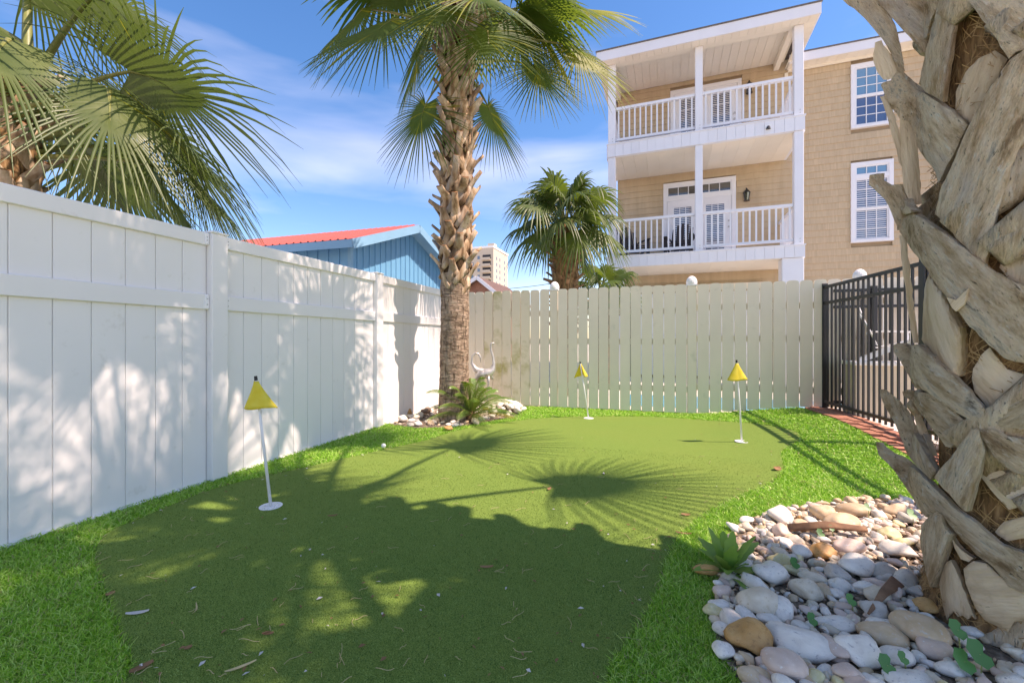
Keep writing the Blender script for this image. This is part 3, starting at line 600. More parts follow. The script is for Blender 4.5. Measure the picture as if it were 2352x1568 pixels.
MB().box(-0.02, 0.05, -0.02, 0.05, 0, EH - 0.02).build('corner_trim', M['bluetrim'], shed)
ov, fo = 0.34, 0.30; sl = (PKZ - EH) / (GW / 2)
for s_ in (0, 1):
    xe, xp = (-ov, GW / 2) if s_ == 0 else (GW + ov, GW / 2); ze = EH - sl * ov + 0.02; zp = PKZ + 0.02
    m = MB(); N = 40
    for k in range(N):
        y0, y1 = -fo + (6.3 + fo) * k / N, -fo + (6.3 + fo) * (k + 1) / N; q = [(y0, 0.0), (y1 - 0.05, 0.0), (y1 - 0.035, 0.02), (y1 - 0.015, 0.02), (y1, 0.0)]
        for (ya, da), (yb, db) in zip(q[:-1], q[1:]): m.add([(xe, ya, ze + 0.08 + da), (xp, ya, zp + 0.08 + da), (xp, yb, zp + 0.08 + db), (xe, yb, ze + 0.08 + db)], [(0, 1, 2, 3)])
    rf = m.build('roof', M['red'], shed)
    MB().bar((xe, -fo - 0.012, ze - 0.01), (xp, -fo - 0.012, zp - 0.01), 0.022, 0.17, (0, 0, 1)).build('rake_trim', M['bluetrim'], rf)
    MB().box(min(xe, xe + 0.02), max(xe, xe + 0.02), -fo, 6.3, ze - 0.07, ze + 0.075).build('eave_fascia', M['bluetrim'], rf)
    MB().add([(xe, -fo, ze - 0.06), (xe, 6.3, ze - 0.06), (0 if s_ == 0 else GW, 6.3, EH - 0.04), (0 if s_ == 0 else GW, -fo, EH - 0.04)], [(0, 1, 2, 3)]).build('soffit', M['bluetrim'], rf)
    MB().add([(xe, -fo, ze - 0.03), (xe, 0.02, ze - 0.03), (xp, 0.02, zp - 0.03), (xp, -fo, zp - 0.03)], [(0, 1, 2, 3)]).build('gable_soffit', M['bluetrim'], rf)

# ------------------------------------------------------------------ far buildings
def tower(loc, rz, wl, wr_, h, label, win_r=True, cap=None):
    o = empty('apartment_tower', loc, rz); tag(o, label, 'building')
    MB().box(-wl, 0, 0, wr_, -1, h).build('wall', M['tower'], o); MB().box(-wl - 0.3, 0.3, -0.3, wr_ + 0.3, h + 0.01, h + 0.9).build('parapet', M['capwhite'] if cap is None else cap, o)
    MB().box(-4.4, -1.2, 4, 8, h + 0.95, h + 3.0).build('lift_housing', M['tower'], o)
    fl = 2.95; n = int(h / fl)
    for k in range(2, n):
        z = k * fl + 0.6
        if z + 2.5 > h: break
        for x in (-7.4, -10.6, -13.6): MB().box(x - 0.6, x + 0.6, -0.06, -0.01, z, z + 1.5).build('window', M['towerwin'], o)
        rc = MB().box(-5.4, -1.3, -0.05, -0.012, z - 0.3, z + 1.9).build('balcony', M['dark'], o)
        MB().box(-5.5, -1.2, -1.3, -0.06, z - 0.62, z - 0.31).build('slab', M['tower'], rc); MB().box(-5.5, -1.2, -1.3, -1.22, z - 0.3, z + 0.55).build('parapet', M['tower'], rc)
        if win_r:
            for y in (4.5, 9, 16): MB().box(0.01, 0.06, y - 0.6, y + 0.6, z, z + 1.5).build('window', M['towerwin'], o)
    return o
tower((-8.7, 200, 0), math.radians(-18), 17, 21, 44, 'tall beige apartment tower with a column of balconies beside the main palm trunk')
tower((-35.5, 205, 0), math.radians(-18), 16, 14, 48.5, 'distant pale tower top peeking between the shed roof and the palm', True, flat('green_cap', (0.30, 0.42, 0.36), 0.7))
cg = empty('gabled_house', (-1.85, 25, 0), math.radians(-18)); tag(cg, 'small brick house with a brown gabled roof behind the picket fence', 'house')
MB().prism([(-2.6, 0), (1.2, 0), (1.2, 3.6), (0, 4.55), (-2.6, 3.0)], 0, 5).build('wall', M['brick_red'], cg)
rr = MB().bar((0.02, 2.2, 4.62), (1.75, 2.2, 3.25), 5.4, 0.12, (0, 0, 1)); rr.bar((-0.02, 2.2, 4.62), (-3.0, 2.2, 2.85), 5.4, 0.12, (0, 0, 1)); rr = rr.build('roof', M['brown_roof'], cg)
MB().bar((0.0, -0.56, 4.60), (1.75, -0.56, 3.2), 0.04, 0.2, (0, 0, 1)).bar((0.0, -0.56, 4.60), (-3.0, -0.56, 2.8), 0.04, 0.2, (0, 0, 1)).build('rake_trim', M['capwhite'], rr)
a_, b_ = at(1168, 663, 30), at(1420, 618, 22); pl = MB(); N = 12
pl.tube([a_.lerp(b_, k / N) - Vector((0, 0, 0.5 * math.sin(math.pi * k / N) * 0.3)) for k in range(N + 1)], [0.018] * (N + 1), 5)
tag(pl.build('power_cable', M['black']), 'thin dark overhead cable crossing the sky beside the small palm', 'cable')

# ------------------------------------------------------------------ palms
M['frond'] = leafmat('palm_leaf', (0.035, 0.080, 0.016), (0.085, 0.135, 0.035), 0.34, 0.52, 0.32, (0.20, 0.30, 0.03))
M['frond_y'] = leafmat('palm_leaf_yellowing_and_backlit', (0.10, 0.17, 0.02), (0.24, 0.26, 0.03), 0.44, 0.52, 0.3, (0.45, 0.42, 0.03))  # scattered yellowing segments; on the right-hand fans, backlit sun glow put into the colour
M['frond_l'] = leafmat('palm_leaf_dusty', (0.050, 0.088, 0.024), (0.135, 0.170, 0.058), 0.26, 0.42, 0.45, (0.15, 0.24, 0.04))
M['petiole'] = pmat('palm_petiole', [(0.35, (0.13, 0.16, 0.04)), (0.6, (0.24, 0.24, 0.08)), (0.8, (0.34, 0.24, 0.07))], 4, 4, 0.4, 0.05, 20, rand=0.1)
M['boot'] = pmat('leaf_base_bark', [(0.36, (0.15, 0.085, 0.042)), (0.48, (0.36, 0.235, 0.135)), (0.64, (0.60, 0.47, 0.34))], 7, 6, 0.8, 0.7, 30, (1.6, 1.6, 0.3), rand=0.22,
                 spots=[(3.0, (0.30, 0.27, 0.24), 0.52, 0.7), (14, (0.09, 0.06, 0.04), 0.62, 0.74)])
M['boot_cut'] = pmat('leaf_base_cut', [(0.3, (0.18, 0.08, 0.035)), (0.7, (0.36, 0.18, 0.08))], 25, 5, 0.85, 0.4, 40, rand=0.15)
M['boot_red'] = pmat('leaf_base_reddish', [(0.3, (0.11, 0.055, 0.028)), (0.7, (0.36, 0.20, 0.10))], 6, 6, 0.8, 0.5, 30, (1, 1, 0.4), rand=0.25)
M['bark'] = pmat('ringed_palm_bark', [(0.28, (0.20, 0.135, 0.09)), (0.5, (0.37, 0.26, 0.18)), (0.72, (0.52, 0.39, 0.29))], 7, 7, 0.9, 1.0, 9, (1.0, 1.0, 2.5), bdist=0.02, dist=0.6,
                 spots=[(5, (0.06, 0.04, 0.03), 0.60, 0.70)])
def crackle(m, sc1, sc2, strength):                                     # rings and upright splits as bump and dark cracks
    n = m.node_tree.nodes; l = m.node_tree.links; b = n['Principled BSDF']; tc = n.new('ShaderNodeTexCoord'); hs = []
    for st, sc in ((sc1, 1.0), (sc2, 1.0)):
        mp = n.new('ShaderNodeMapping'); mp.inputs['Scale'].default_value = st; l.new(tc.outputs['Object'], mp.inputs[0])
        z = n.new('ShaderNodeTexNoise'); z.inputs['Scale'].default_value = sc; z.inputs['Detail'].default_value = 5; z.inputs['Roughness'].default_value = 0.6; l.new(mp.outputs[0], z.inputs['Vector'])
        mr = n.new('ShaderNodeMapRange'); mr.inputs[1].default_value = 0.33; mr.inputs[2].default_value = 0.45; l.new(z.outputs['Fac'], mr.inputs[0]); hs.append(mr.outputs[0])
    mn = n.new('ShaderNodeMath'); mn.operation = 'MINIMUM'; l.new(hs[0], mn.inputs[0]); l.new(hs[1], mn.inputs[1])
    old = b.inputs['Base Color'].links[0].from_socket; mx = n.new('ShaderNodeMix'); mx.data_type = 'RGBA'; l.new(mn.outputs[0], mx.inputs['Factor']); mx.inputs['A'].default_value = (0.13, 0.085, 0.055, 1); l.new(old, mx.inputs['B']); l.new(mx.outputs['Result'], b.inputs['Base Color'])
    bp = n.new('ShaderNodeBump'); bp.inputs['Strength'].default_value = strength; bp.inputs['Distance'].default_value = 0.02; l.new(mn.outputs[0], bp.inputs['Height'])
    if b.inputs['Normal'].links: l.new(b.inputs['Normal'].links[0].from_socket, bp.inputs['Normal'])
    l.new(bp.outputs[0], b.inputs['Normal'])
crackle(M['bark'], (9, 9, 55), (46, 46, 7), 0.8)
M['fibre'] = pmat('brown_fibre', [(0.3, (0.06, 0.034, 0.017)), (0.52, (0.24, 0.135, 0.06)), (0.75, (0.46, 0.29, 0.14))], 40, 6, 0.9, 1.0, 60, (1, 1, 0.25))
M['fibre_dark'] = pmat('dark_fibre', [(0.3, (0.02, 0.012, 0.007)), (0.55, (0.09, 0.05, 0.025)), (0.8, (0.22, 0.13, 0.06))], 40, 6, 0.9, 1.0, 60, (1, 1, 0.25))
M['hair'] = pmat('fibre_strand', [(0.3, (0.28, 0.15, 0.06)), (0.7, (0.52, 0.34, 0.16))], 9, 3, 0.8, rand=0.1)
M['old_boot'] = pmat('weathered_leaf_base', [(0.36, (0.36, 0.225, 0.12)), (0.45, (0.68, 0.50, 0.32)), (0.54, (0.86, 0.69, 0.49)), (0.66, (0.93, 0.82, 0.65))], 9, 9, 0.85, 1.0, 60, (1.9, 1.9, 0.42), rand=0.10, bdist=0.03,
                     cloud=(3.2, (0.66, 0.57, 0.48), 0.54, 0.68), nrough=0.72,
                     spots=[(9, (0.20, 0.165, 0.13), 0.60, 0.72), (34, (0.86, 0.80, 0.70), 0.58, 0.70), (60, (0.12, 0.09, 0.06), 0.60, 0.70), (10, (0.46, 0.28, 0.13), 0.54, 0.74)])
M['old_tan'] = pmat('inner_leaf_base', [(0.3, (0.38, 0.25, 0.14)), (0.55, (0.66, 0.52, 0.36)), (0.8, (0.78, 0.67, 0.52))], 5, 7, 0.8, 0.6, 30, (2.5, 2.5, 0.35), rand=0.1, bdist=0.015,
                    spots=[(8, (0.34, 0.18, 0.07), 0.58, 0.75), (22, (0.12, 0.09, 0.07), 0.66, 0.76)])

def fan(palm, base, hub, size, mats, seed, nseg=44, spread=2.25, droop=0.35, bend=0.5, cup=0.25, roll=0.0, arch=0.25, pw=0.028, minor=0.0, check=None, costa=0.28, tipdroop=0.25, split=0.42, towards=None):
    """one costapalmate leaf: arched petiole, folded segments joined near the hub and split towards their drooping tips"""
    r = np.random.default_rng(seed); base, hub = np.array(base, float), np.array(hub, float); up = np.array([0, 0, 1.0])
    L = np.linalg.norm(hub - base); ctrl = (base + hub) / 2 + up * arch * L
    ts = np.linspace(0, 1, 10)[:, None]; pet = (1 - ts) ** 2 * base + 2 * (1 - ts) * ts * ctrl + ts ** 2 * hub
    f = hub - ctrl; f /= np.linalg.norm(f); f = f - up * bend; f /= np.linalg.norm(f)
    if towards is not None: f = np.array(towards, float); f /= np.linalg.norm(f)
    s = np.cross(f, up)
    if np.linalg.norm(s) < 0.15: s = np.array([math.cos(seed), math.sin(seed), 0.0])
    s = s - f * s.dot(f); s /= np.linalg.norm(s); n = np.cross(s, f)
    c_, s_ = math.cos(roll), math.sin(roll); s, n = s * c_ + n * s_, n * c_ - s * s_
    a = np.linspace(-spread, spread, nseg) + r.normal(0, 0.012, nseg); da = 2 * spread / nseg
    Ls = size * (0.60 + 0.40 * np.cos(a * 0.62)) * r.uniform(0.90, 1.06, nseg)
    rr = np.array([0.0, split * 0.35, split * 0.7, split, split + (1 - split) * 0.25, split + (1 - split) * 0.5, split + (1 - split) * 0.78, 1.0])
    d = f[None] * np.cos(a)[:, None] + s[None] * np.sin(a)[:, None]
    sd = -f[None] * np.sin(a)[:, None] + s[None] * np.cos(a)[:, None]
    fold = np.clip(1 - np.abs(a) / spread, 0, 1)
    org = hub[None] + f[None] * (costa * size * fold ** 0.8)[:, None] * 0.9 - up[None] * (costa * size * 0.35 * fold ** 2)[:, None]
    P = org[:, None, :] + d[:, None, :] * (rr[None, :] * (Ls * (1 - costa * 0.55 * fold))[:, None])[:, :, None]
    P -= n[None, None] * (cup * np.abs(np.sin(a))[:, None] * rr[None] * Ls[:, None])[:, :, None]
    dr_ = droop * r.uniform(0.6, 1.3, nseg); td = tipdroop * r.uniform(0.2, 1.8, nseg)
    P -= up[None, None] * (Ls[:, None] * (dr_[:, None] * rr[None] ** 2 * 0.5 + td[:, None] * np.clip(rr[None] - split, 0, 1) ** 2))[:, :, None]
    wj = 2 * np.tan(da / 2) * 1.04
    wid = np.where(rr < split, rr, split * (1 + 0.35 * np.sin(np.pi * np.clip((rr - split) / (1 - split), 0, 1))) * np.clip((1 - rr) / (1 - split), 0, 1) ** 0.6)[None] * wj * Ls[:, None]; wid = np.maximum(wid, 0.0025)
    Lf = P - sd[:, None] * (wid / 2)[:, :, None]; Rt = P + sd[:, None] * (wid / 2)[:, :, None]; Md = P + n[None, None] * (wid * 0.42)[:, :, None]
    k = len(rr); js = 4; mid = (Rt[:-1, :js] + Lf[1:, :js]) / 2; Rt[:-1, :js] = mid
    Vv = np.stack([Lf, Md, Rt], 2).reshape(-1, 3); idx = np.arange(nseg * k * 3).reshape(nseg, k, 3)
    idx[1:, :js, 0] = idx[:-1, :js, 2].copy(); seg = np.repeat(np.arange(nseg), (k - 1))
    q1 = np.stack([idx[:, :-1, 0], idx[:, :-1, 1], idx[:, 1:, 1], idx[:, 1:, 0]], -1).reshape(-1, 4); q2 = np.stack([idx[:, :-1, 1], idx[:, :-1, 2], idx[:, 1:, 2], idx[:, 1:, 1]], -1).reshape(-1, 4)
    Q = np.concatenate([q1, q2]); mi = np.zeros(len(Q), int); seg = np.concatenate([seg, seg])
    if minor: mi[np.isin(seg, np.nonzero(r.random(nseg) < minor)[0])] = 1
    us, inv = np.unique(Q, return_inverse=True); Vv = Vv[us]; Q = inv.reshape(-1, 4)
    # petiole: flat channelled strip with thickness, running on into the blade as the costa
    cst = np.array([hub + f * costa * size * t_ - up * costa * size * 0.35 * t_ ** 2 for t_ in (0.35, 0.7, 1.0)]); cl = np.concatenate([pet, cst]); m = len(cl)
    pws = np.concatenate([np.linspace(pw * 1.9, pw * 0.75, 10), pw * np.array([0.5, 0.3, 0.1])])
    tg = np.gradient(cl, axis=0); tg /= np.linalg.norm(tg, axis=1)[:, None]; sp = np.cross(tg, up[None]); ln = np.linalg.norm(sp, axis=1); sp = np.where((ln > 0.1)[:, None], sp / np.maximum(ln, 1e-6)[:, None], s[None]); npp = np.cross(sp, tg)
    ring = []
    for an in range(6):
        th = 2 * math.pi * an / 6; ring.append(cl + sp * (math.cos(th) * pws)[:, None] * 0.8 + npp * (math.sin(th) * pws)[:, None] * 0.42)
    rg = np.stack(ring, 1).reshape(-1, 3); ii = np.arange(m * 6).reshape(m, 6)
    pq = np.stack([ii[:-1], np.roll(ii[:-1], -1, 1), np.roll(ii[1:], -1, 1), ii[1:]], -1).reshape(-1, 4)
    if check is not None and not check(np.concatenate([Vv, rg])): return None
    o = npmesh('frond', Vv - np.array(palm.location), Q, [mats[0], mats[2]], mi, True, palm)
    npmesh('petiole', rg - np.array(palm.location), pq, mats[1], None, True, o); return o

def boot_mesh(seed, big=1.0, mat=None, R0=0.19):
    """split leaf base of a cabbage palm: two legs hugging the stem, meeting in a cut stub that leans out (x tangential, y outwards, z up)"""
    r = random.Random(seed); m = MB(); b = big
    sl = r.uniform(0.15, 0.27) * b; out = r.uniform(0.07, 0.14) * b; kx = r.uniform(-0.05, 0.05) * b
    spine = [(0, -0.025, -0.03*b), (kx*0.2, -0.005, 0.05*b), (kx*0.6, out*0.4, 0.6*sl), (kx, out, sl)]
    m.sweep(spine, [0.15*b, 0.135*b, 0.095*b, 0.078*b], [0.035*b, 0.035*b, 0.03*b, 0.026*b], [(0, 1, 0), (0, 1, 0.1), (0, 1, -0.3), (0, 1, -0.6)], 0.16, 0, 1)
    for s_ in (-1, 1):
        pts = []
        for k in range(5):
            t = k / 4; x = s_ * (0.015 + 0.145 * t) * b; pts.append((x, math.sqrt(max(0, R0**2 - min(x*x, R0*R0*0.95))) - R0 + 0.0 - 0.008, (0.05 - 0.24 * t) * b))
        nr = [(p[0] / R0, 1, 0) for p in pts]
        m.sweep(pts[::-1], [0.05*b, 0.07*b, 0.085*b, 0.095*b, 0.10*b], [0.02*b, 0.026*b, 0.03*b, 0.033*b, 0.034*b], nr[::-1], 0.06, 0, None, 8)
    return m

def palm(name, loc, label): return tag(empty(name, loc), label, 'palm tree')

# --- the tall palm in the fence corner
PX, PY = -0.758, 5.576; P1 = palm('cabbage_palm', (PX, PY, 0), 'tall cabbage palm with criss-cross leaf bases standing in the fence corner')
def lean1(z): return 0.012 * z
tr = MB(); prof = []
N = 46; n = 28; vs = []
for i in range(N + 1):
    z = -0.05 + 1.95 * i / N; rad = 0.192 - 0.012 * sm(0.0, 1.8, z) + 0.02 * (1 - sm(0, 0.3, z))
    for k in range(n):
        a = 2 * math.pi * k / n; q = rad + 0.0025 * math.sin(z * 70 + 2.2 * math.sin(2 * a + z * 3)) + 0.003 * math.sin(7 * a + 3 * math.sin(z * 5)) + R.uniform(-0.003, 0.003)
        vs.append((lean1(z) + q * math.cos(a), q * math.sin(a), z))
tr.add(vs, [(i*n+k, i*n+(k+1)%n, (i+1)*n+(k+1)%n, (i+1)*n+k) for i in range(N) for k in range(n)])
trunk1 = tr.build('trunk', M['bark'], P1, smooth=True)
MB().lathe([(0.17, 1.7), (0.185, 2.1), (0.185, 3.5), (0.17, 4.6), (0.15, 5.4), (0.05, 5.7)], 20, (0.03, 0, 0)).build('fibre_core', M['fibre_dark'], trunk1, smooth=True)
bms = []
for k in range(6):
    me = boot_mesh(k, 1.06, None, 0.20).mesh('leaf_base', True); me.materials.append(M['boot']); me.materials.append(M['boot_cut']); bms.append(me)
z = 1.80; i = 0
while z < 5.35:
    a = i * 2.39996 + R.uniform(-0.14, 0.14); rad = 0.196 if z > 1.95 else 0.19
    o = link('leaf_base', bms[R.randrange(6)], None, trunk1, (lean1(z) + rad * math.cos(a), rad * math.sin(a), z), (R.uniform(-0.15, 0.10), R.uniform(-0.14, 0.14), a - math.pi / 2), (R.uniform(0.85, 1.15), 1, R.uniform(0.85, 1.2)))
    z += 0.034; i += 1
CB = np.array([PX + 0.06, PY, 5.0]); mt = [M['frond'], M['petiole'], M['frond_y']]; my = [M['frond_y'], M['petiole'], M['frond']]  # my: leaf set with the sun's glow painted in, for right-hand fans
def hubat(px, py, dy): return np.array(at(px, py, PY + dy))
spec = [  # hub pixel, depth offset, size, base dz, facing, roll, materials
    ((905, 45), -0.35, 1.12, 0.0, (-0.85, -0.10, -0.38), 0.9, mt), ((965, 118), 0.45, 0.80, -0.2, (-0.40, 0.1, -0.85), 0.5, mt),
    ((978, 240), -0.15, 0.86, -0.55, (-0.33, -0.1, -0.80), 0.9, mt), ((1120, 243), 0.35, 0.86, -0.45, (0.36, 0.0, -0.75), -0.8, mt),
    ((1185, 45), 0.35, 1.0, 0.0, (0.3, -0.1, -0.7), -0.7, mt), ((1310, 108), 0.70, 1.05, 0.0, (0.75, 0.05, -0.42), -1.0, my),
    ((1300, 10), 0.95, 1.15, 0.2, (0.9, 0.15, 0.1), -0.7, my), ((1020, 15), -0.65, 0.9, 0.15, (-0.25, -0.5, -0.6), 0.3, mt),
    ((1095, -20), -0.75, 0.95, 0.2, (0.15, -0.6, -0.55), 0.0, mt), ((1235, -60), 0.55, 1.1, 0.3, (0.8, -0.3, 0.1), -0.5, mt),
    ((900, -70), 0.4, 1.05, 0.3, (-0.9, 0.3, 0.15), 0.6, mt), ((1180, 90), 0.60, 0.9, 0.0, (0.6, 0.1, -0.6), -0.6, mt), ((835, 20), 0.2, 1.0, 0.1, (-0.8, 0.2, -0.45), 1.0, mt), ((1245, 60), 0.85, 1.0, 0.0, (0.55, 0.3, -0.7), -0.9, my), ((985, 60), 0.7, 0.9, 0.0, (-0.5, 0.4, -0.6), 0.7, mt), ((1120, 70), -0.6, 0.85, -0.1, (0.1, -0.45, -0.8), -0.2, mt), ((1225, 150), 0.45, 0.85, -0.3, (0.5, -0.25, -0.75), -0.8, mt)]
for j, (hpx, dy, sz, bz, to, ro, ms_) in enumerate(spec):
    hb = hubat(*hpx, dy); fan(P1, CB + np.array([0.12 * np.sign(hb[0] - CB[0]), 0.10 * np.sign(dy), bz]), hb, sz, ms_, 100 + j, 58, 2.45, 0.14, 0.3, 0.18, ro, 0.10, 0.024, minor=0.12, costa=0.22, tipdroop=0.16, split=0.26, towards=to)
for j in range(15):                                                    # the rest of the crown, above the frame
    az = j * 2.39996 + 0.4; el = 0.25 + 1.1 * ((j * 7) % 15) / 15; Lp = R.uniform(0.85, 1.15)
    hb = CB + np.array([math.cos(az) * math.cos(el) * Lp, math.sin(az) * math.cos(el) * Lp, 0.35 + math.sin(el) * Lp])
    fan(P1, CB + np.array([0, 0, 0.25]), hb, R.uniform(0.9, 1.1), mt, 140 + j, 40, 2.1, 0.3, 0.3, 0.22, R.uniform(-0.3, 0.3), 0.12, 0.024)

# --- the palm behind the white fence on the left
QX, QY = -4.28, 3.62; P2 = palm('cabbage_palm', (QX, QY, 0), 'palm with broad arching fans rising behind the white fence on the left')
t2 = MB().lathe([(0.20, 0), (0.19, 1.2), (0.22, 2.0), (0.20, 2.9), (0.12, 3.4)], 18).build('trunk', M['fibre'], P2, smooth=True)
z = 1.3; i = 0
while z < 3.2:
    a = i * 2.39996; link('leaf_base', bms[R.randrange(6)], None, t2, (0.21 * math.cos(a), 0.21 * math.sin(a), z), (R.uniform(-0.25, 0.0), R.uniform(-0.15, 0.15), a - math.pi / 2), (1.1, 1.1, 1.1)); z += 0.05; i += 1
ml = [M['frond_l'], M['petiole'], M['frond_y']]; CB2 = np.array([QX + 0.05, QY, 2.95])
for j, (hpx, dY, sz, bz, to, ro, dro) in enumerate([
    ((300, 165), 0.05, 1.25, 0.0, (0.92, 0.05, -0.10), 0.75, 0.40), ((250, 205), -0.25, 1.00, -0.1, (0.45, -0.45, -0.62), 0.2, 0.45),
    ((375, 300), 0.30, 1.05, -0.3, (0.75, 0.1, -0.52), 0.5, 0.5), ((330, 345), 0.55, 1.05, -0.45, (0.55, 0.05, -0.75), 0.35, 0.4),
    ((215, -10), 0.10, 1.10, 0.3, (0.80, -0.05, -0.30), 0.6, 0.5), 
    ((60, -40), 0.35, 1.15, 0.4, (0.7, 0.2, 0.1), 0.4, 0.6), ((150, 270), 0.6, 1.0, -0.3, (0.35, 0.35, -0.75), 0.3, 0.4),
    ((300, 245), 0.75, 1.15, -0.2, (0.8, 0.2, -0.35), 0.5, 0.5),
    ((440, 405), 0.60, 0.80, -0.5, (0.75, -0.05, -0.6), 0.55, 0.4), ((20, 90), -0.55, 1.0, 0.2, (0.3, -0.5, -0.5), 0.1, 0.5)]):
    hb = np.array(at(*hpx, QY + dY)); fan(P2, CB2 + np.array([0.08, 0.06 * np.sign(dY), bz * 0.7]), hb, sz, ml, 200 + j, 62, 2.3, dro * 0.6, 0.3, 0.24, ro, 0.14, 0.030, minor=0.02, costa=0.32, tipdroop=0.30, split=0.25, towards=to)
for j in range(8):
    az = math.radians(100 + 190 * j / 7); el = -0.1 + 1.2 * ((j * 3) % 8) / 8; Lp = R.uniform(0.9, 1.2)
    hb = CB2 + np.array([math.cos(az) * math.cos(el) * Lp, math.sin(az) * math.cos(el) * Lp, 0.3 + math.sin(el) * Lp]); fan(P2, CB2 + np.array([0, 0, 0.2]), hb, 1.05, ml, 240 + j, 40, 2.1, 0.45, 0.3, 0.28, 0, 0.15, 0.03)

# --- small shaggy palm behind the picket fence, and a darker one beside the house
def shaggy(loc, label, zc, n, size, plen, seed, trunk=True, mats=None):
    p = palm('cabbage_palm', loc, label); r = random.Random(seed); mats = mats or [M['frond_l'], M['petiole'], M['frond']]
    t_ = MB().lathe([(0.20, 0), (0.24, 1.2), (0.26, zc - 0.5), (0.16, zc + 0.2)], 16).build('trunk', M['fibre'], p, smooth=True)
    z = 1.2; i = 0
    while z < zc - 0.05:
        a = i * 2.39996; sc = r.uniform(0.75, 1.05); o = link('leaf_base', rms[r.randrange(4)], None, t_, (0.24 * math.cos(a), 0.24 * math.sin(a), z), (r.uniform(-0.55, -0.1), r.uniform(-0.5, 0.5), a - math.pi / 2), (sc, sc, sc * r.uniform(0.8, 1.1))); z += 0.024; i += 1
    c = np.array([loc[0], loc[1], zc])
    for j in range(n):
        az = j * 2.39996 + seed; el = -0.5 + 1.95 * ((j + 0.5) / n) ** 0.9; Lp = plen * r.uniform(0.8, 1.15)
        hb = c + np.array([math.cos(az) * math.cos(el) * Lp, math.sin(az) * math.cos(el) * Lp, 0.15 + math.sin(el) * Lp])
        fan(p, c + np.array([0, 0, 0.05 * j / n]), hb, size * r.uniform(0.85, 1.1), mats, seed * 50 + j, 34, 2.15, 0.55, 0.25, 0.25, r.uniform(-0.6, 0.6), 0.15, 0.018, minor=0.2, costa=0.25, tipdroop=0.9)
    return p
rms = []
for k in range(4):
    me = boot_mesh(30 + k, 0.95, None, 0.24).mesh('leaf_base', True); me.materials.append(M['boot_red']); me.materials.append(M['boot_cut']); rms.append(me)
shaggy((1.03, 8.3, 0), 'small shaggy palm with reddish leaf bases behind the picket fence', 3.12, 26, 0.72, 0.62, 5)
shaggy((2.15, 10.2, 0), 'dark low palm growing beside the left end of the house', 2.0, 16, 0.6, 0.5, 9, mats=[M['frond'], M['petiole'], M['frond']])

# --- the big trunk in the right foreground
TX, TY = 1.85, 1.55; P4 = palm('cabbage_palm', (TX, TY, 0), 'huge weathered palm trunk of crossing grey leaf bases in the right foreground')
core = MB().lathe([(0.31, -0.02), (0.27, 0.08), (0.24, 0.2), (0.218, 0.5), (0.218, 2.2), (0.22, 3.6), (0.18, 4.7), (0.04, 5.1)], 40)
core4 = core.build('trunk', M['fibre'], P4, smooth=True)
AX = np.array([TX, TY])
def on_stem(px, py, rad):
    """where the line of sight through a picture point meets the stem surface of that radius (or passes nearest to it)"""
    d = np.array([(px - CX) / F, 1.0]); A = d.dot(d); B = -2 * d.dot(AX); C = AX.dot(AX) - rad * rad; disc = B * B - 4 * A * C
    t = (-B - math.sqrt(disc)) / (2 * A) if disc > 0 else d.dot(AX) / A
    return np.array([d[0] * t, t, CAMH + (HOR - py) / F * t])
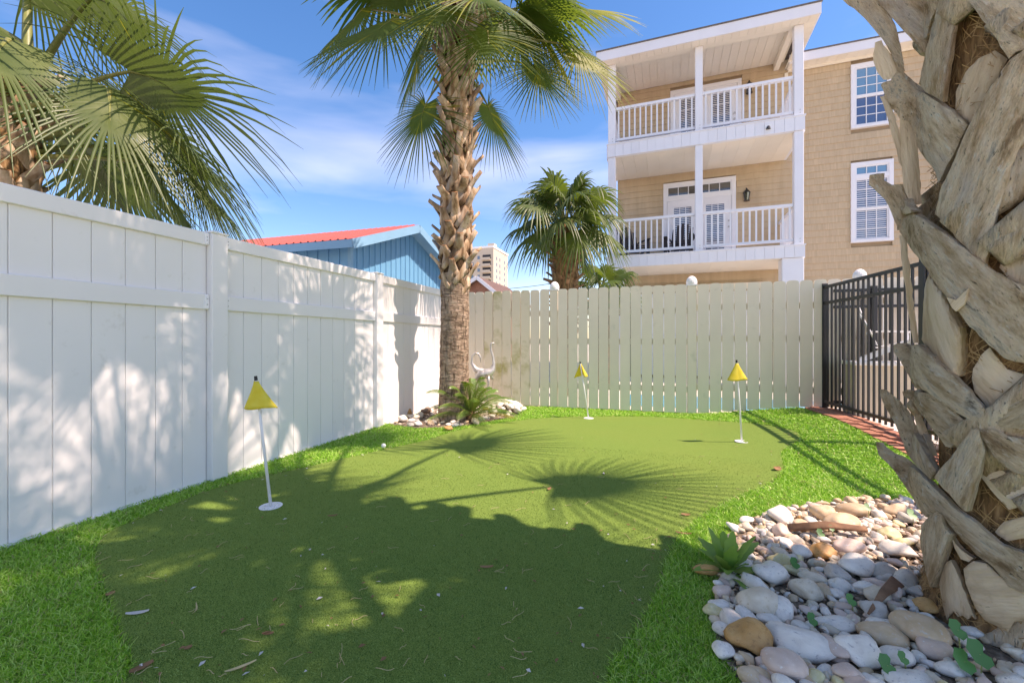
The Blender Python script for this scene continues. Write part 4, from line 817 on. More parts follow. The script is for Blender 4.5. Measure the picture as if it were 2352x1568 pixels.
def slab(poly, rad, th=0.030, mat='old_boot', bulge=0.016, off=0.0, name='leaf_base', inset=3.2):
    bulge *= 0.34
    """one weathered leaf base: outline laid on the stem at its own radius, crowned towards the middle, with real thickness"""
    pts = [Vector((1864.7 + 0.5 * (x if x < 974 else 1130), off + 0.5 * y, 0)) for x, y in poly]; k = len(pts); out = []
    sg_ = 1 if sum(pts[i].x * pts[(i+1) % k].y - pts[(i+1) % k].x * pts[i].y for i in range(k)) > 0 else -1; ins = []
    for i in range(k):                                                  # draw the outline in a little so the fibre shows between neighbours
        e_ = (pts[(i+1) % k] - pts[i-1]).normalized(); ins.append(pts[i] + Vector((-e_.y, e_.x, 0)) * sg_ * inset)
    pts = ins
    for i in range(k):                                                  # wobble the long edges a little
        p, q = pts[i], pts[(i + 1) % k]; n = max(1, int((q - p).length / 14))
        for j in range(n):
            t = j / n; w = 0 if j == 0 else R.uniform(-1.8, 1.8); d = (q - p).normalized(); out.append(p.lerp(q, t) + Vector((-d.y, d.x, 0)) * w)
    bm = bmesh.new(); bm.faces.new([bm.verts.new(p) for p in out])
    x0, x1 = min(p.x for p in out), max(p.x for p in out); y0, y1 = min(p.y for p in out), max(p.y for p in out); st = 9.0
    for q in range(1, int((x1 - x0) / st) + 1): bmesh.ops.bisect_plane(bm, geom=bm.verts[:] + bm.edges[:] + bm.faces[:], plane_co=(x0 + q * st, 0, 0), plane_no=(1, 0, 0))
    for q in range(1, int((y1 - y0) / st) + 1): bmesh.ops.bisect_plane(bm, geom=bm.verts[:] + bm.edges[:] + bm.faces[:], plane_co=(0, y0 + q * st, 0), plane_no=(0, 1, 0))
    bmesh.ops.triangulate(bm, faces=bm.faces[:]); bm.verts.ensure_lookup_table(); bm.normal_update()
    if sum(f.normal.z for f in bm.faces) < 0: bmesh.ops.reverse_faces(bm, faces=bm.faces[:])
    o2 = np.array([(p.x, p.y) for p in out]); e2 = np.roll(o2, -1, 0) - o2; L2 = (e2 ** 2).sum(1) + 1e-9
    top, bot = [], []; ph = R.uniform(0, 9)
    for v in bm.verts:
        p = np.array([v.co.x, v.co.y]); t = np.clip(((p - o2) * e2).sum(1) / L2, 0, 1); dist = math.sqrt((((p - o2 - e2 * t[:, None]) ** 2).sum(1)).min())
        rr = rad + bulge * (1 - math.exp(-dist / 7.0)) + 0.0022 * math.sin(p[0] * 0.11 + ph) * math.sin(p[1] * 0.09 + ph * 2) * min(1, dist / 8) + 0.0012 * math.sin(p[0] * 0.31 + p[1] * 0.23)
        w = on_stem(p[0], p[1], rr); c = np.array([TX, TY, w[2]]); n_ = (c - w); n_ /= np.linalg.norm(n_); view = w - np.array([0, 0, CAMH]); view /= np.linalg.norm(view); n_ = n_ * 0.6 + view * 0.4
        top.append(w - np.array([TX, TY, 0])); bot.append(w + n_ * th - np.array([TX, TY, 0]))
    nv = len(top); fs = [tuple(v.index for v in f.verts)[::-1] for f in bm.faces]; bm.verts.index_update()
    fs = [tuple(v.index for v in f.verts)[::-1] for f in bm.faces]; bnd = [(e.verts[0].index, e.verts[1].index) for e in bm.edges if len(e.link_faces) == 1]; bm.free()
    m = MB(); m.add(top + bot, fs + [tuple(i + nv for i in f[::-1]) for f in fs] + [(a_, b_, b_ + nv, a_ + nv) for a_, b_ in bnd])
    me = m.mesh(name, True); bm = bmesh.new(); bm.from_mesh(me); bmesh.ops.recalc_face_normals(bm, faces=bm.faces[:]); bm.to_mesh(me); bm.free()
    me.polygons.foreach_set('use_smooth', [True] * len(me.polygons)); me.set_sharp_from_angle(angle=0.8); me.materials.append(M[mat])
    A = np.array(top); c0 = A.mean(0); ax = np.linalg.svd(A - c0, full_matrices=False)[2][0]; zx = Vector(ax); yx = Vector((c0[0], c0[1], 0)); yx = (yx - zx * yx.dot(zx)).normalized(); xx = yx.cross(zx)
    mw = Matrix(((xx.x, yx.x, zx.x, c0[0]), (xx.y, yx.y, zx.y, c0[1]), (xx.z, yx.z, zx.z, c0[2]), (0, 0, 0, 1))); me.transform(mw.inverted())   # grain runs along the piece
    o = link(name, me, None, core4); o.matrix_local = mw; return o
T_ = 'old_tan'; LB = 784.6
slab([(110,-10),(190,45),(260,115),(320,185),(360,255),(385,330),(407,337),(395,260),(365,125),(325,40),(285,-10),(210,-90),(60,-120)], .285)
slab([(285,-10),(340,60),(375,100),(440,170),(495,225),(500,250),(530,190),(545,120),(570,60),(600,-60),(240,-80)], .252)
slab([(592,-60),(560,70),(530,190),(510,270),(485,385),(520,430),(600,475),(610,430),(625,330),(645,190),(668,60),(690,-60)], .282)
slab([(670,-60),(760,70),(830,165),(900,275),(940,245),(985,180),(985,-60)], .285)
slab([(655,420),(700,330),(760,265),(840,225),(905,270),(880,330),(820,420),(770,520),(730,580),(690,560),(655,520)], .234, 0.02, T_, 0.02)
slab([(284,193),(304,215),(342,265),(374,318),(352,372),(325,372),(295,335),(275,280)], .30, 0.035, 'old_tan', 0.004)
slab([(310,392),(325,374),(352,372),(388,322),(400,335),(470,395),(560,450),(640,500),(722,572),(690,640),(640,740),(585,845),(560,790),(520,740),(485,690),(470,630),(440,560),(405,560),(360,500),(330,450)], .270)
slab([(405,470),(435,560),(442,650),(457,800),(465,945),(440,920),(415,860),(405,750),(400,650),(398,560)], .285, 0.05, T_, 0.006)
slab([(315,440),(345,490),(380,600),(405,740),(404,765),(385,700),(350,580),(320,475)], .29, 0.03, T_, 0.004)
slab([(560,985),(575,920),(590,850),(640,750),(715,575),(800,420),(905,270),(985,120),(985,560),(960,680),(920,770),(890,880),(850,1000),(800,1220),(740,1180),(680,1120),(600,1030)], .290, 0.035, 'old_boot', 0.02)
slab([(985,900),(920,1060),(875,1160),(855,1230),(900,1290),(985,1370)], .238, 0.02, T_)
slab([(260,800),(300,798),(299,832),(330,850),(380,846),(405,885),(440,940),(472,975),(430,992),(410,1005),(397,1062),(385,1040),(360,980),(330,920),(280,872),(255,850)], .32, 0.045, 'old_boot', 0.012)
slab([(395,1065),(415,1003),(460,968),(600,1060),(720,1150),(840,1240),(985,1385),(985,1720),(880,1650),(790,1569),(700,1480),(640,1400),(560,1300),(500,1210),(440,1130)], .306, 0.035, 'old_boot', 0.02)
slab([(612,1362),(660,1372),(722,1318),(706,1400),(664,1436),(640,1420)], .325, 0.012, T_, 0.004)
slab([(395,1080),(420,1150),(437,1300),(452,1450),(472,1575),(445,1510),(427,1350),(405,1200)], .285, 0.03, T_, 0.004)
slab([(515,1300),(542,1245),(600,1330),(650,1440),(690,1500),(697,1569),(692,1680),(680,1730),(640,1738),(590,1700),(530,1620),(498,1560),(505,1420)], .252, 0.045, T_, 0.05)
slab([(370,10),(400,0),(450,15),(480,5),(500,20),(600,110),(700,200),(800,310),(775,365),(740,387),(700,352),(600,292),(520,232),(470,217),(440,160),(400,90),(370,50)], .294, 0.04, off=LB)
slab([(410,225),(440,213),(500,225),(560,240),(640,300),(735,385),(700,450),(640,492),(610,485),(560,420),(510,350),(460,280),(415,252)], .280, 0.032, off=LB)
slab([(310,213),(330,225),(380,265),(420,310),(450,370),(480,430),(520,500),(580,592),(545,637),(480,580),(435,520),(400,440),(360,350),(320,280),(308,245)], .288, 0.034, off=LB)
slab([(470,325),(500,380),(530,450),(556,522),(540,528),(500,450),(475,390)], .262, 0.03, T_, 0.006, off=LB)
slab([(735,120),(770,60),(820,20),(900,120),(985,190),(985,205),(900,262),(800,332),(790,290),(740,232),(728,170)], .238, 0.02, T_, 0.02, off=LB)
slab([(782,362),(860,290),(985,200),(985,425),(900,402),(850,397),(800,382)], .288, 0.034, off=LB)
slab([(555,620),(600,560),(660,490),(730,398),(770,393),(790,470),(802,500),(780,580),(750,660),(715,782),(690,777),(640,720),(600,680)], .306, 0.05, 'old_boot', 0.022, off=LB)
slab([(757,397),(850,398),(900,428),(985,480),(985,675),(900,592),(830,532),(792,470)], .298, 0.034, off=LB)
slab([(790,530),(830,540),(900,600),(985,680),(985,722),(905,777),(850,722),(800,662),(772,622)], .248, 0.03, T_, off=LB)
slab([(835,870),(880,820),(985,755),(985,880),(900,922),(850,892)], .240, 0.02, T_, off=LB)
slab([(293,453),(310,470),(350,500),(400,520),(430,540),(500,600),(580,680),(660,760),(700,790),(760,830),(880,930),(985,1020),(985,1232),(900,1130),(830,1040),(750,980),(690,920),(650,870),(600,805),(555,800),(520,810),(480,760),(420,660),(360,580),(300,520),(290,480)], .298, 0.038, 'old_boot', 0.018, off=LB)
slab([(540,790),(575,773),(600,790),(615,850),(642,882),(620,930),(600,990),(580,1050),(545,1130),(525,1090),(505,1000),(490,900),(495,840)], .310, 0.05, 'old_boot', 0.02, off=LB)
slab([(590,1060),(610,1010),(640,995),(660,1030),(690,1100),(720,1180),(757,1272),(735,1262),(715,1280),(690,1262),(668,1268),(650,1243),(635,1262),(615,1282),(590,1180),(578,1110)], .282, 0.03, T_, 0.02, off=LB)
slab([(690,1040),(740,1000),(800,1010),(880,1080),(985,1180),(985,1262),(930,1292),(905,1337),(850,1312),(790,1282),(740,1212),(700,1110)], .285, 0.045, T_, 0.03, off=LB)
slab([(640,890),(690,950),(747,990),(722,1017),(680,1002),(650,950)], .280, 0.03, T_, 0.01, off=LB)
r_ = random.Random(21); bigb = []                                                                     # leaf bases round the sides and back
for k in range(4):
    me = boot_mesh(60 + k, 1.7, None, 0.27).mesh('leaf_base', True); me.materials.append(M['old_boot']); me.materials.append(M['boot_cut']); bigb.append(me)
z = 0.25; i = 0
while z < 4.7:
    a = math.radians(268 + (i * 137.5) % 150) if z < 2.8 else i * 2.39996
    link('leaf_base', bigb[r_.randrange(4)], None, core4, (0.265 * math.cos(a), 0.265 * math.sin(a), z), (r_.uniform(-0.1, 0.1), r_.uniform(-0.1, 0.1), a - math.pi / 2)); z += 0.062 if z < 2.8 else 0.05; i += 1
hv, hf = [], []; rg2 = np.random.default_rng(5)                                                       # loose brown fibre between the leaf bases
for k in range(4200):
    a = math.radians(rg2.uniform(105, 300)); z = rg2.uniform(0.02, 2.35) if k % 5 else rg2.uniform(0.0, 0.22); rd = 0.224 + (0.05 * (1 - z / 0.3) if z < 0.3 else 0)
    p = np.array([rd * math.cos(a), rd * math.sin(a), z]); o_ = np.array([math.cos(a), math.sin(a), 0]); tn = np.array([-math.sin(a), math.cos(a), 0]); L = rg2.uniform(0.03, 0.11)
    d = tn * rg2.normal(0, 0.7) + np.array([0, 0, rg2.choice([-1, 1]) * rg2.uniform(0.4, 1)]); d /= np.linalg.norm(d); w = np.cross(d, o_) * 0.0011; b0 = len(hv)
    q = [p, p + d * L * 0.5 + o_ * rg2.uniform(0, 0.02), p + d * L + o_ * rg2.uniform(-0.005, 0.025)]
    for s in q: hv += [s - w, s + w]
    hf += [(b0, b0+1, b0+3, b0+2), (b0+2, b0+3, b0+5, b0+4)]
fb = npmesh('loose_fibre', np.array(hv), np.array(hf), M['hair'], parent=core4); fb['kind'] = 'stuff'
def unseen(Vv):
    f_ = Vv[:, 1] > 0.05; x = CX + Vv[:, 0] * F / np.maximum(Vv[:, 1], 0.05); y = HOR - (Vv[:, 2] - CAMH) * F / np.maximum(Vv[:, 1], 0.05)
    vis = f_ & (x > -15) & (x < 2365) & (y > -12) & (y < 1580)
    stem = np.hypot(Vv[:, 0] - TX, Vv[:, 1] - TY) < 0.30
    return not np.any(vis & ~stem)
CB4 = np.array([TX, TY, 4.75]); cnt = 0
FG = [(18, 2, 1.65, 1.05), (62, 8, 1.75, 1.1)]                            # a full round crown of long leaves, all above the frame
for k in range(18): FG.append((92 + 13.3 * k, (-14, 22, 4, 46)[k % 4], 1.7, 1.2))
for k in range(9): FG.append((k * 137.5 % 360, 58 + 3 * k, 0.85, 1.15))
FG += [(322, -15, 1.5, 1.2), (335, -18, 2.0, 1.2), (300, -22, 1.5, 1.2), (326, 15, 1.6, 1.2), (285, -20, 1.3, 1.15), (255, 28, 0.9, 1.1), (338, -34, 2.1, 1.1)]
FG += [(262, 10, 1.2, 1.15), (285, 24, 1.3, 1.15), (310, 6, 1.35, 1.15), (300, 40, 1.1, 1.1), (272, -10, 1.6, 1.2), (118, 10, 2.1, 1.2), (112, 26, 2.0, 1.2)]
FG += [(205, -2, 1.9, 1.2), (240, 62, 1.3, 1.1)]
for j, (az, el, Lp, sz) in enumerate(FG):
    a, e = math.radians(az), math.radians(el)
    for up_ in range(9):
        hb = CB4 + np.array([math.cos(a) * math.cos(e) * Lp, math.sin(a) * math.cos(e) * Lp, 0.25 + math.sin(e) * Lp])
        if fan(P4, CB4, hb, sz, mt, 300 + j, 38, 2.1, 0.30, 0.25, 0.18, 0.15 * math.sin(j), 0.12, 0.030, check=unseen, split=0.26, tipdroop=0.2): cnt += 1; break
        e += 0.13
print('foreground fronds', cnt)

# ------------------------------------------------------------------ sago palm
sg = gnd(1082, 968); sago = empty('sago_palm', sg); tag(sago, 'low spreading sago palm with feathery fronds at the foot of the tall palm', 'plant')
M['sago'] = leafmat('sago_leaf', (0.09, 0.20, 0.03), (0.17, 0.29, 0.06), 0.25, 0.35, 0.5, (0.25, 0.35, 0.03)); M['sago_y'] = leafmat('sago_leaf_yellow', (0.25, 0.23, 0.03), (0.36, 0.28, 0.04), 0.3)
stem = MB().lathe([(0.05, -0.02), (0.075, 0.04), (0.06, 0.10), (0.02, 0.14)], 12).build('stem', M['boot_red'], sago)
for k in range(16):
    a = k * 2.4; link('leaf_base', rms[k % 4], None, stem, (0.055*math.cos(a), 0.055*math.sin(a), 0.02 + 0.005*k), (-0.5, 0, a - math.pi/2), (0.3, 0.3, 0.35))
for j in range(34):
    az = j * 2.39996 + 0.3; el = math.radians(10 + 70 * ((j + 0.5) / 34)); L = R.uniform(0.52, 0.70); rg_ = random.Random(j); d = Vector((math.cos(az), math.sin(az), 0)); sd = Vector((-d.y, d.x, 0)); m = MB(); n = 38; pts = []
    for k in range(n + 1):
        t = k / n; pts.append(d * (L * t * math.cos(el) * 1.15) + Vector((0, 0, 0.08 + L * (math.sin(el) * t * 1.7 - (0.40 + 0.50 * math.sin(el)) * t * t))))
    m.tube(pts[::3], [0.007 * (1 - 0.8 * k / 12) for k in range(len(pts[::3]))], 5, mi=1)
    for k in range(4, n + 1):
        t = k / n; ll = 0.105 * math.sin(math.pi * min(1, 0.18 + 0.80 * t)) ** 0.7 + 0.012; tg = (pts[k] - pts[k-1]).normalized(); nrm = sd.cross(tg)
        for s_ in (-1, 1):
            dr = (sd * s_ * 0.83 + tg * 0.5 + nrm * (-0.42 if False else 0.42)).normalized(); b0 = pts[k]; w = tg * 0.0042
            m.add([b0 - w, b0 + w, b0 + dr * ll * 0.6 + w * 0.8, b0 + dr * ll * 0.6 - w * 0.8, b0 + dr * ll - Vector((0, 0, 0.012))], [(0, 1, 2, 3), (3, 2, 4)])
    m.build('frond', [M['sago_y'] if j in (0, 3) else M['sago'], M['petiole']], sago)

# ------------------------------------------------------------------ stones
def stone_mesh(seed, sub=3, angular=False):
    r = random.Random(seed); bm = bmesh.new(); bmesh.ops.create_icosphere(bm, subdivisions=sub, radius=1.0)
    ph = [(Vector((r.gauss(0, 1), r.gauss(0, 1), r.gauss(0, 1))).normalized(), r.uniform(0, 6), r.uniform(1.2, 2.6), r.uniform(0.03, 0.11)) for _ in range(6)]
    pl = [(Vector((r.gauss(0, 1), r.gauss(0, 1), r.gauss(0, 1))).normalized(), r.uniform(0.55, 0.8)) for _ in range(7 if angular else 1)]
    for v in bm.verts:
        d = v.co.normalized(); q = 1 + sum(a * math.sin(f * d.dot(w) * 2 + p) for w, p, f, a in ph)
        for w, lim in pl:
            c = d.dot(w) * q
            if c > lim: q *= lim / c * 0.92 + 0.08
        v.co = d * q
    me = bpy.data.meshes.new('stone'); bm.to_mesh(me); bm.free(); me.polygons.foreach_set('use_smooth', [True] * len(me.polygons)); me.materials.append(None); return me
SM = [stone_mesh(k, 3, k % 4 == 3) for k in range(14)]; ANG = [k for k in range(14) if k % 4 == 3]
def stmat(name, a, b, vein, lo=0.60, hi=0.68, sc=4.0):
    return pmat(name, [(0.3, a), (0.7, b)], 1.3, 5, 0.5, 0.12, 9, spec=0.35, rand=0.10, spots=[(sc, vein, lo, hi), (2.0, tuple(0.6*x + 0.4*y for x, y in zip(a, vein)), 0.55, 0.8)], bdist=0.05, dist=0.4)
SMAT = {'w': stmat('white_stone', (0.68, 0.62, 0.54), (0.85, 0.80, 0.71), (0.38, 0.34, 0.33)), 'c': stmat('cream_stone', (0.60, 0.50, 0.36), (0.74, 0.66, 0.53), (0.48, 0.36, 0.20)),
        't': stmat('tan_stone', (0.55, 0.38, 0.22), (0.70, 0.53, 0.36), (0.62, 0.58, 0.52)), 'o': stmat('orange_stone', (0.52, 0.25, 0.075), (0.66, 0.38, 0.15), (0.34, 0.16, 0.06), 0.55, 0.75),
        'p': stmat('pinkish_stone', (0.62, 0.46, 0.37), (0.74, 0.58, 0.48), (0.78, 0.74, 0.70)), 'g': stmat('grey_stone', (0.46, 0.42, 0.36), (0.62, 0.57, 0.50), (0.24, 0.23, 0.23)),
        'y': stmat('yellowish_stone', (0.62, 0.52, 0.24), (0.74, 0.66, 0.40), (0.72, 0.70, 0.62)), 'b': stmat('brown_stone', (0.24, 0.15, 0.10), (0.34, 0.24, 0.17), (0.16, 0.10, 0.07))}
nst = [0]
def stone(par, p, a, b, c, rz, kind, k=None, label=None, tilt=0.25):
    me = SM[k if k is not None else R.randrange(14)]
    o = link('stone', me, None, par, p, (R.uniform(-tilt, tilt), R.uniform(-tilt, tilt), rz), (a, b, c)); o.material_slots[0].link = 'OBJECT'; o.material_slots[0].material = SMAT[kind]
    if label: o['label'] = label
    nst[0] += 1; return o
big = [((1725,1471),95,84,0.1,'o',0,'large smooth orange stone'), ((1745,1390),100,76,0.25,'c',1,None), ((1790,1398),62,84,0.0,'w',2,None), ((1836,1484),138,74,-0.55,'w',4,'largest smooth white oval stone'), ((1803,1532),92,80,-0.9,'p',5,None),
       ((1975,1505),100,84,-0.4,'w',3,'angular white stone with grey veins'), ((1908,1490),58,90,0.1,'p',6,None), ((2031,1468),96,64,-0.5,'t',8,None), ((2120,1462),86,108,-0.1,'t',9,'tall rounded tan stone beside the trunk'),
       ((1964,1310),78,58,0.1,'w',10,None), ((1922,1324),58,62,0.0,'g',7,None), ((2028,1322),66,40,0.1,'g',0,None), ((2059,1279),100,50,-0.2,'w',11,None), ((1950,1267),76,40,0.1,'p',12,None), ((1933,1212),84,40,0.05,'t',13,None),
       ((1793,1192),60,44,0.0,'w',3,None), ((1894,1189),50,42,0.2,'t',2,None), ((1961,1186),64,36,-0.5,'t',5,None), ((2065,1189),54,30,0.0,'t',0,None), ((1681,1429),60,66,0.3,'w',7,None), ((1661,1490),48,50,-0.5,'w',1,None),
       ((1944,1548),84,56,-0.3,'p',6,None), ((2064,1512),66,54,0.1,'w',9,None), ((2095,1564),116,50,0.0,'w',4,None), ((1857,1362),68,54,-0.3,'c',8,None), ((1767,1322),74,62,-0.3,'w',10,None), ((1734,1344),66,56,0.3,'w',11,None),
       ((1840,1270),42,38,-0.4,'w',12,None), ((1891,1274),54,42,-0.4,'o',13,None), ((1793,1285),46,28,-0.4,'y',0,None), ((1866,1327),58,34,-0.4,'c',1,None), ((1661,1357),46,32,0.1,'p',2,None), ((1652,1389),46,30,-0.1,'w',4,None),
       ((2017,1372),52,46,0.0,'c',5,None), ((1986,1354),66,34,-0.3,'w',6,None), ((1927,1434),92,40,-0.1,'w',8,None), ((1627,1308),54,28,0.0,'o',9,'orange stone lying in the turf at the edge of the bed'), ((2084,1347),60,48,0.2,'g',3,None),
       ((2112,1372),60,40,-0.6,'g',7,None), ((1870,1550),44,40,0.0,'y',10,None), ((1880,1225),30,28,0.3,'t',11,None), ((1842,1210),36,34,0.0,'t',12,None), ((1795,1222),40,34,0.0,'p',13,None), ((2045,1240),40,36,0.0,'y',0,None), ((2075,1258),44,24,0.0,'y',1,None),
       ((2150,1500),70,56,-0.5,'p',2,None), ((2010,1410),60,56,-0.7,'g',3,None), ((1895,1358),40,34,0.2,'t',4,None), ((1920,1362),36,28,-0.7,'w',5,None), ((1990,1560),60,40,0.0,'w',6,None), ((2190,1545),60,44,0.1,'w',8,None)]
placed = []
for (px, py), w, h, rz, kd, k, lb in big:
    Y = F * (CAMH - 0.03) / (py - HOR); a = 0.93 * w / F * Y / 2; s_ = (py - HOR) / F; b = 0.93 * h / F * Y / 2 * 1.08 / (0.55 + 0.6 * min(1, s_)); c = min(a, b) * 0.74; p = Vector(((px - CX) * Y / F, Y, 0)); zz = g(p.x, p.y)
    stone(rock_bed, (p.x, p.y, zz + 0.012 + c * 0.72), a, b, c, rz, kd, k, lb, 0.12); placed.append((p.x, p.y, (a + b) / 2, c))
kinds = 'wwwwwcccptttgypow'
def fill(par, poly, n, rmin, rmax, seed, kinds, ok=lambda x, y: True, tight=0.70, maxstone=None):
    r = random.Random(seed); x0, x1 = min(p[0] for p in poly), max(p[0] for p in poly); y0, y1 = min(p[1] for p in poly), max(p[1] for p in poly); c_ = 0
    for tr_ in range(n * 40):
        if c_ >= n: break
        x, y = r.uniform(x0, x1), r.uniform(y0, y1)
        if not inside(np.array([[x, y]]), poly)[0] or not ok(x, y): continue
        rad = rmin + (rmax - rmin) * r.random() ** 1.8 * (1 - 0.6 * tr_ / (n * 40))
        if any((x - q[0]) ** 2 + (y - q[1]) ** 2 < (tight * (rad + q[2])) ** 2 for q in placed): continue
        a, b, cc = rad * r.uniform(1.0, 1.45), rad * r.uniform(0.75, 1.05), rad * r.uniform(0.55, 0.8)
        stone(par, (x, y, g(x, y) + 0.012 + cc * r.uniform(0.5, 0.95)), a, b, cc, r.uniform(0, 3.14), r.choice(kinds), tilt=0.35); placed.append((x, y, rad, cc)); c_ += 1
vis = lambda x, y: math.hypot(x - TX, y - TY) > 0.27 and 1560 < CX + x / max(y, 0.3) * F < 2420 and y > 1.2
fill(rock_bed, bp_, 238, 0.019, 0.040, 4, kinds, vis, 0.62)
print('bed stones', nst[0])
def gravel(par, poly, n, seed, ok, name='gravel', s0=0.005, s1=0.014, mm='wgbt'):
    r = random.Random(seed); m = MB(); x0, x1 = min(p[0] for p in poly), max(p[0] for p in poly); y0, y1 = min(p[1] for p in poly), max(p[1] for p in poly); k = 0
    base = SMs.vertices; co = [v.co.copy() for v in base]; fs = [tuple(p.vertices) for p in SMs.polygons]
    while k < n:
        x, y = r.uniform(x0, x1), r.uniform(y0, y1)
        if not inside(np.array([[x, y]]), poly)[0] or not ok(x, y): k += 0.2; continue
        s = r.uniform(s0, s1); rot = Matrix.Rotation(r.uniform(0, 6), 3, 'Z') @ Matrix.Rotation(r.uniform(0, 6), 3, 'X'); p = Vector((x, y, g(x, y) + 0.014 + s * 0.4)); sc = Vector((s * r.uniform(1, 1.6), s, s * 0.7))
        m.add([p + rot @ Vector((c.x * sc.x, c.y * sc.y, c.z * sc.z)) for c in co], fs, r.randrange(4)); k += 1
    o = m.build(name, [SMAT[c] for c in mm], par, smooth=True); o['kind'] = 'stuff'; return o
SMs = stone_mesh(77, 1, True)
gravel(rock_bed, bp_, 1500, 8, vis)
SMs = stone_mesh(78, 2, False); gravel(rock_bed, bp_, 1000, 18, vis, 'pebbles', 0.012, 0.023, 'wcpt'); SMs = stone_mesh(77, 1, True)
placed = []
for (px, py), w, h, kd, lb in [((937, 948), 19, 17, 'o', 'round terracotta coloured stone against the fence'), ((978, 945), 22, 18, 'b', None), ((925, 963), 22, 16, 'w', None), ((945, 968), 16, 11, 'w', None), ((960, 975), 20, 10, 'w', None), ((1005, 962), 22, 10, 't', None), ((1030, 985), 22, 10, 'o', None)]:
    Y = F * CAMH / (py + h / 2 - HOR); a = w / F * Y / 2; p = Vector(((px - CX) * Y / F, Y, 0)); stone(corner_bed, (p.x, p.y, 0.012 + h / F * Y / 2), a, a * 0.9, h / F * Y / 2, 0.2, kd, None, lb, 0.1); placed.append((p.x, p.y, a, a))
k2 = lambda x, y: math.hypot(x - PX, y - PY) > 0.24 and math.hypot(x - sg.x, y - sg.y) > 0.10
fill(corner_bed, bp2, 120, 0.022, 0.055, 11, 'wwwwwwccptg', k2, 0.72)
wc = gnd(1160, 950)
for k in range(26):                                                      # heap of sunlit white stones right of the sago
    q = k / 26; a = k * 2.4; rr_ = 0.24 * math.sqrt(q); x, y = wc.x + rr_ * math.cos(a) * 1.15, wc.y + rr_ * math.sin(a) * 0.8; s = R.uniform(0.035, 0.06)
    stone(corner_bed, (x, y, 0.02 + 0.15 * (1 - q) ** 0.8), s * 1.3, s, s * 0.75, a, 'w', tilt=0.4)
gravel(corner_bed, bp2, 500, 9, k2)

# ------------------------------------------------------------------ weeds among the stones
M['weed'] = leafmat('weed_leaf', (0.15, 0.32, 0.04), (0.28, 0.46, 0.10), 0.3, 0.45); M['penny'] = leafmat('pennywort_leaf', (0.06, 0.22, 0.06), (0.11, 0.32, 0.10), 0.25, 0.35); M['weedstem'] = flat('weed_stem', (0.28, 0.32, 0.12), 0.5)
wd = empty('leafy_weed', gnd(1672, 1322)); tag(wd, 'leafy green weed clump growing at the edge of the stone bed', 'plant')
for k in range(17):
    az = k * 2.4; el = math.radians(12 + 66 * (k / 17)); L = R.uniform(0.15, 0.26); d = Vector((math.cos(az), math.sin(az), 0)); sd = Vector((-d.y, d.x, 0)); vs, fs = [], []; n = 8
    for i in range(n + 1):
        t = i / n; p = d * (L * t * math.cos(el)) + Vector((0, 0, 0.01 + L * (math.sin(el) * t - 0.35 * math.cos(el) * t * t))); w = 0.034 * (math.sin(math.pi * min(1, t * 0.85 + 0.1)) ** 1.3) * (1 if i % 2 else 0.72) + 0.002; cz = Vector((0, 0, w * 0.25))
        vs += [p - sd * w + cz, p, p + sd * w + cz]
    for i in range(n): o_ = i * 3; fs += [(o_, o_+1, o_+4, o_+3), (o_+1, o_+2, o_+5, o_+4)]
    MB().add(vs, fs).build('leaf', M['weed'], wd, smooth=True)
names = ['between the lowest white stones', 'beside the trunk foot', 'low in front of the trunk foot', 'at the corner below the trunk', 'beside the tall white stones', 'under the long stub', 'by the tan stones', 'on the far edge of the bed', 'above the yellowish stone', 'beside the weathered branch', 'near the angular stone', 'in the middle of the bed']
for j, (px, py, s, hgt) in enumerate([(2038,1535,0.034,0.05), (2200,1462,0.034,0.12), (2250,1520,0.046,0.08), (2215,1535,0.040,0.05), (2075,1520,0.022,0.06), (2095,1200,0.034,0.07), (1885,1232,0.028,0.04), (1910,1222,0.020,0.06), (1826,1298,0.030,0.05), (1955,1385,0.026,0.06), (1866,1428,0.026,0.05), (1993,1180,0.026,0.09)]):
    Y = F * (CAMH - hgt) / (py - HOR); bx = Vector(((px - CX) * Y / F, Y, 0)); bx.z = g(bx.x, bx.y) + 0.01; s *= 0.62; o = empty('pennywort', bx)
    tag(o, f'small round-leaved green weed {names[j]}', 'plant', 'round-leaved weeds in the stone bed'); top = Vector((0.0, 0.0, hgt)); vs = [top]; n = 14
    for k in range(n):
        a = 2 * math.pi * k / n; rr_ = s * (1 + 0.06 * math.cos(7 * a)) * (0.35 if k == 0 else 1); vs.append(top + Vector((rr_ * math.cos(a), rr_ * math.sin(a), 0.10 * s + 0.95 * rr_ * math.cos(a - 1.4))))
    MB().add(vs, [(0, k + 1, (k + 1) % n + 1) for k in range(n)]).build('leaf', M['penny'], o, smooth=True); MB().tube([(0.015, 0.01, 0), (0.006, 0.0, hgt * 0.6), top], [0.002] * 3, 5).build('stem', M['weedstem'], o)
M['stick'] = pmat('dead_wood', [(0.3, (0.14, 0.07, 0.04)), (0.7, (0.34, 0.19, 0.11))], 12, 5, 0.85, 0.4, 30, (1, 1, 1))
p0, p1 = gnd(1812, 1235), gnd(1990, 1242); tag(MB().sweep([p0 + Vector((0, 0, 0.055)), (p0 + p1) / 2 + Vector((0, 0, 0.075)), p1 + Vector((0, 0, 0.06))], [0.045, 0.05, 0.03], [0.02] * 3, [(0, -0.4, 1)] * 3).build('dead_leaf_stalk', M['stick'], smooth=True), 'weathered brown stalk lying across the upper stones', 'branch')
p0, p1 = gnd(1995, 1440), gnd(2062, 1368); tag(MB().sweep([p0 + Vector((0, 0, 0.05)), (p0 + p1) / 2 + Vector((0, 0, 0.07)), p1 + Vector((0, 0, 0.06))], [0.008, 0.03, 0.05], [0.008] * 3, [(0.2, -0.6, 1)] * 3).build('dead_leaf_stalk', M['stick'], smooth=True), 'reddish brown dead leaf base lying beside the trunk foot', 'branch')

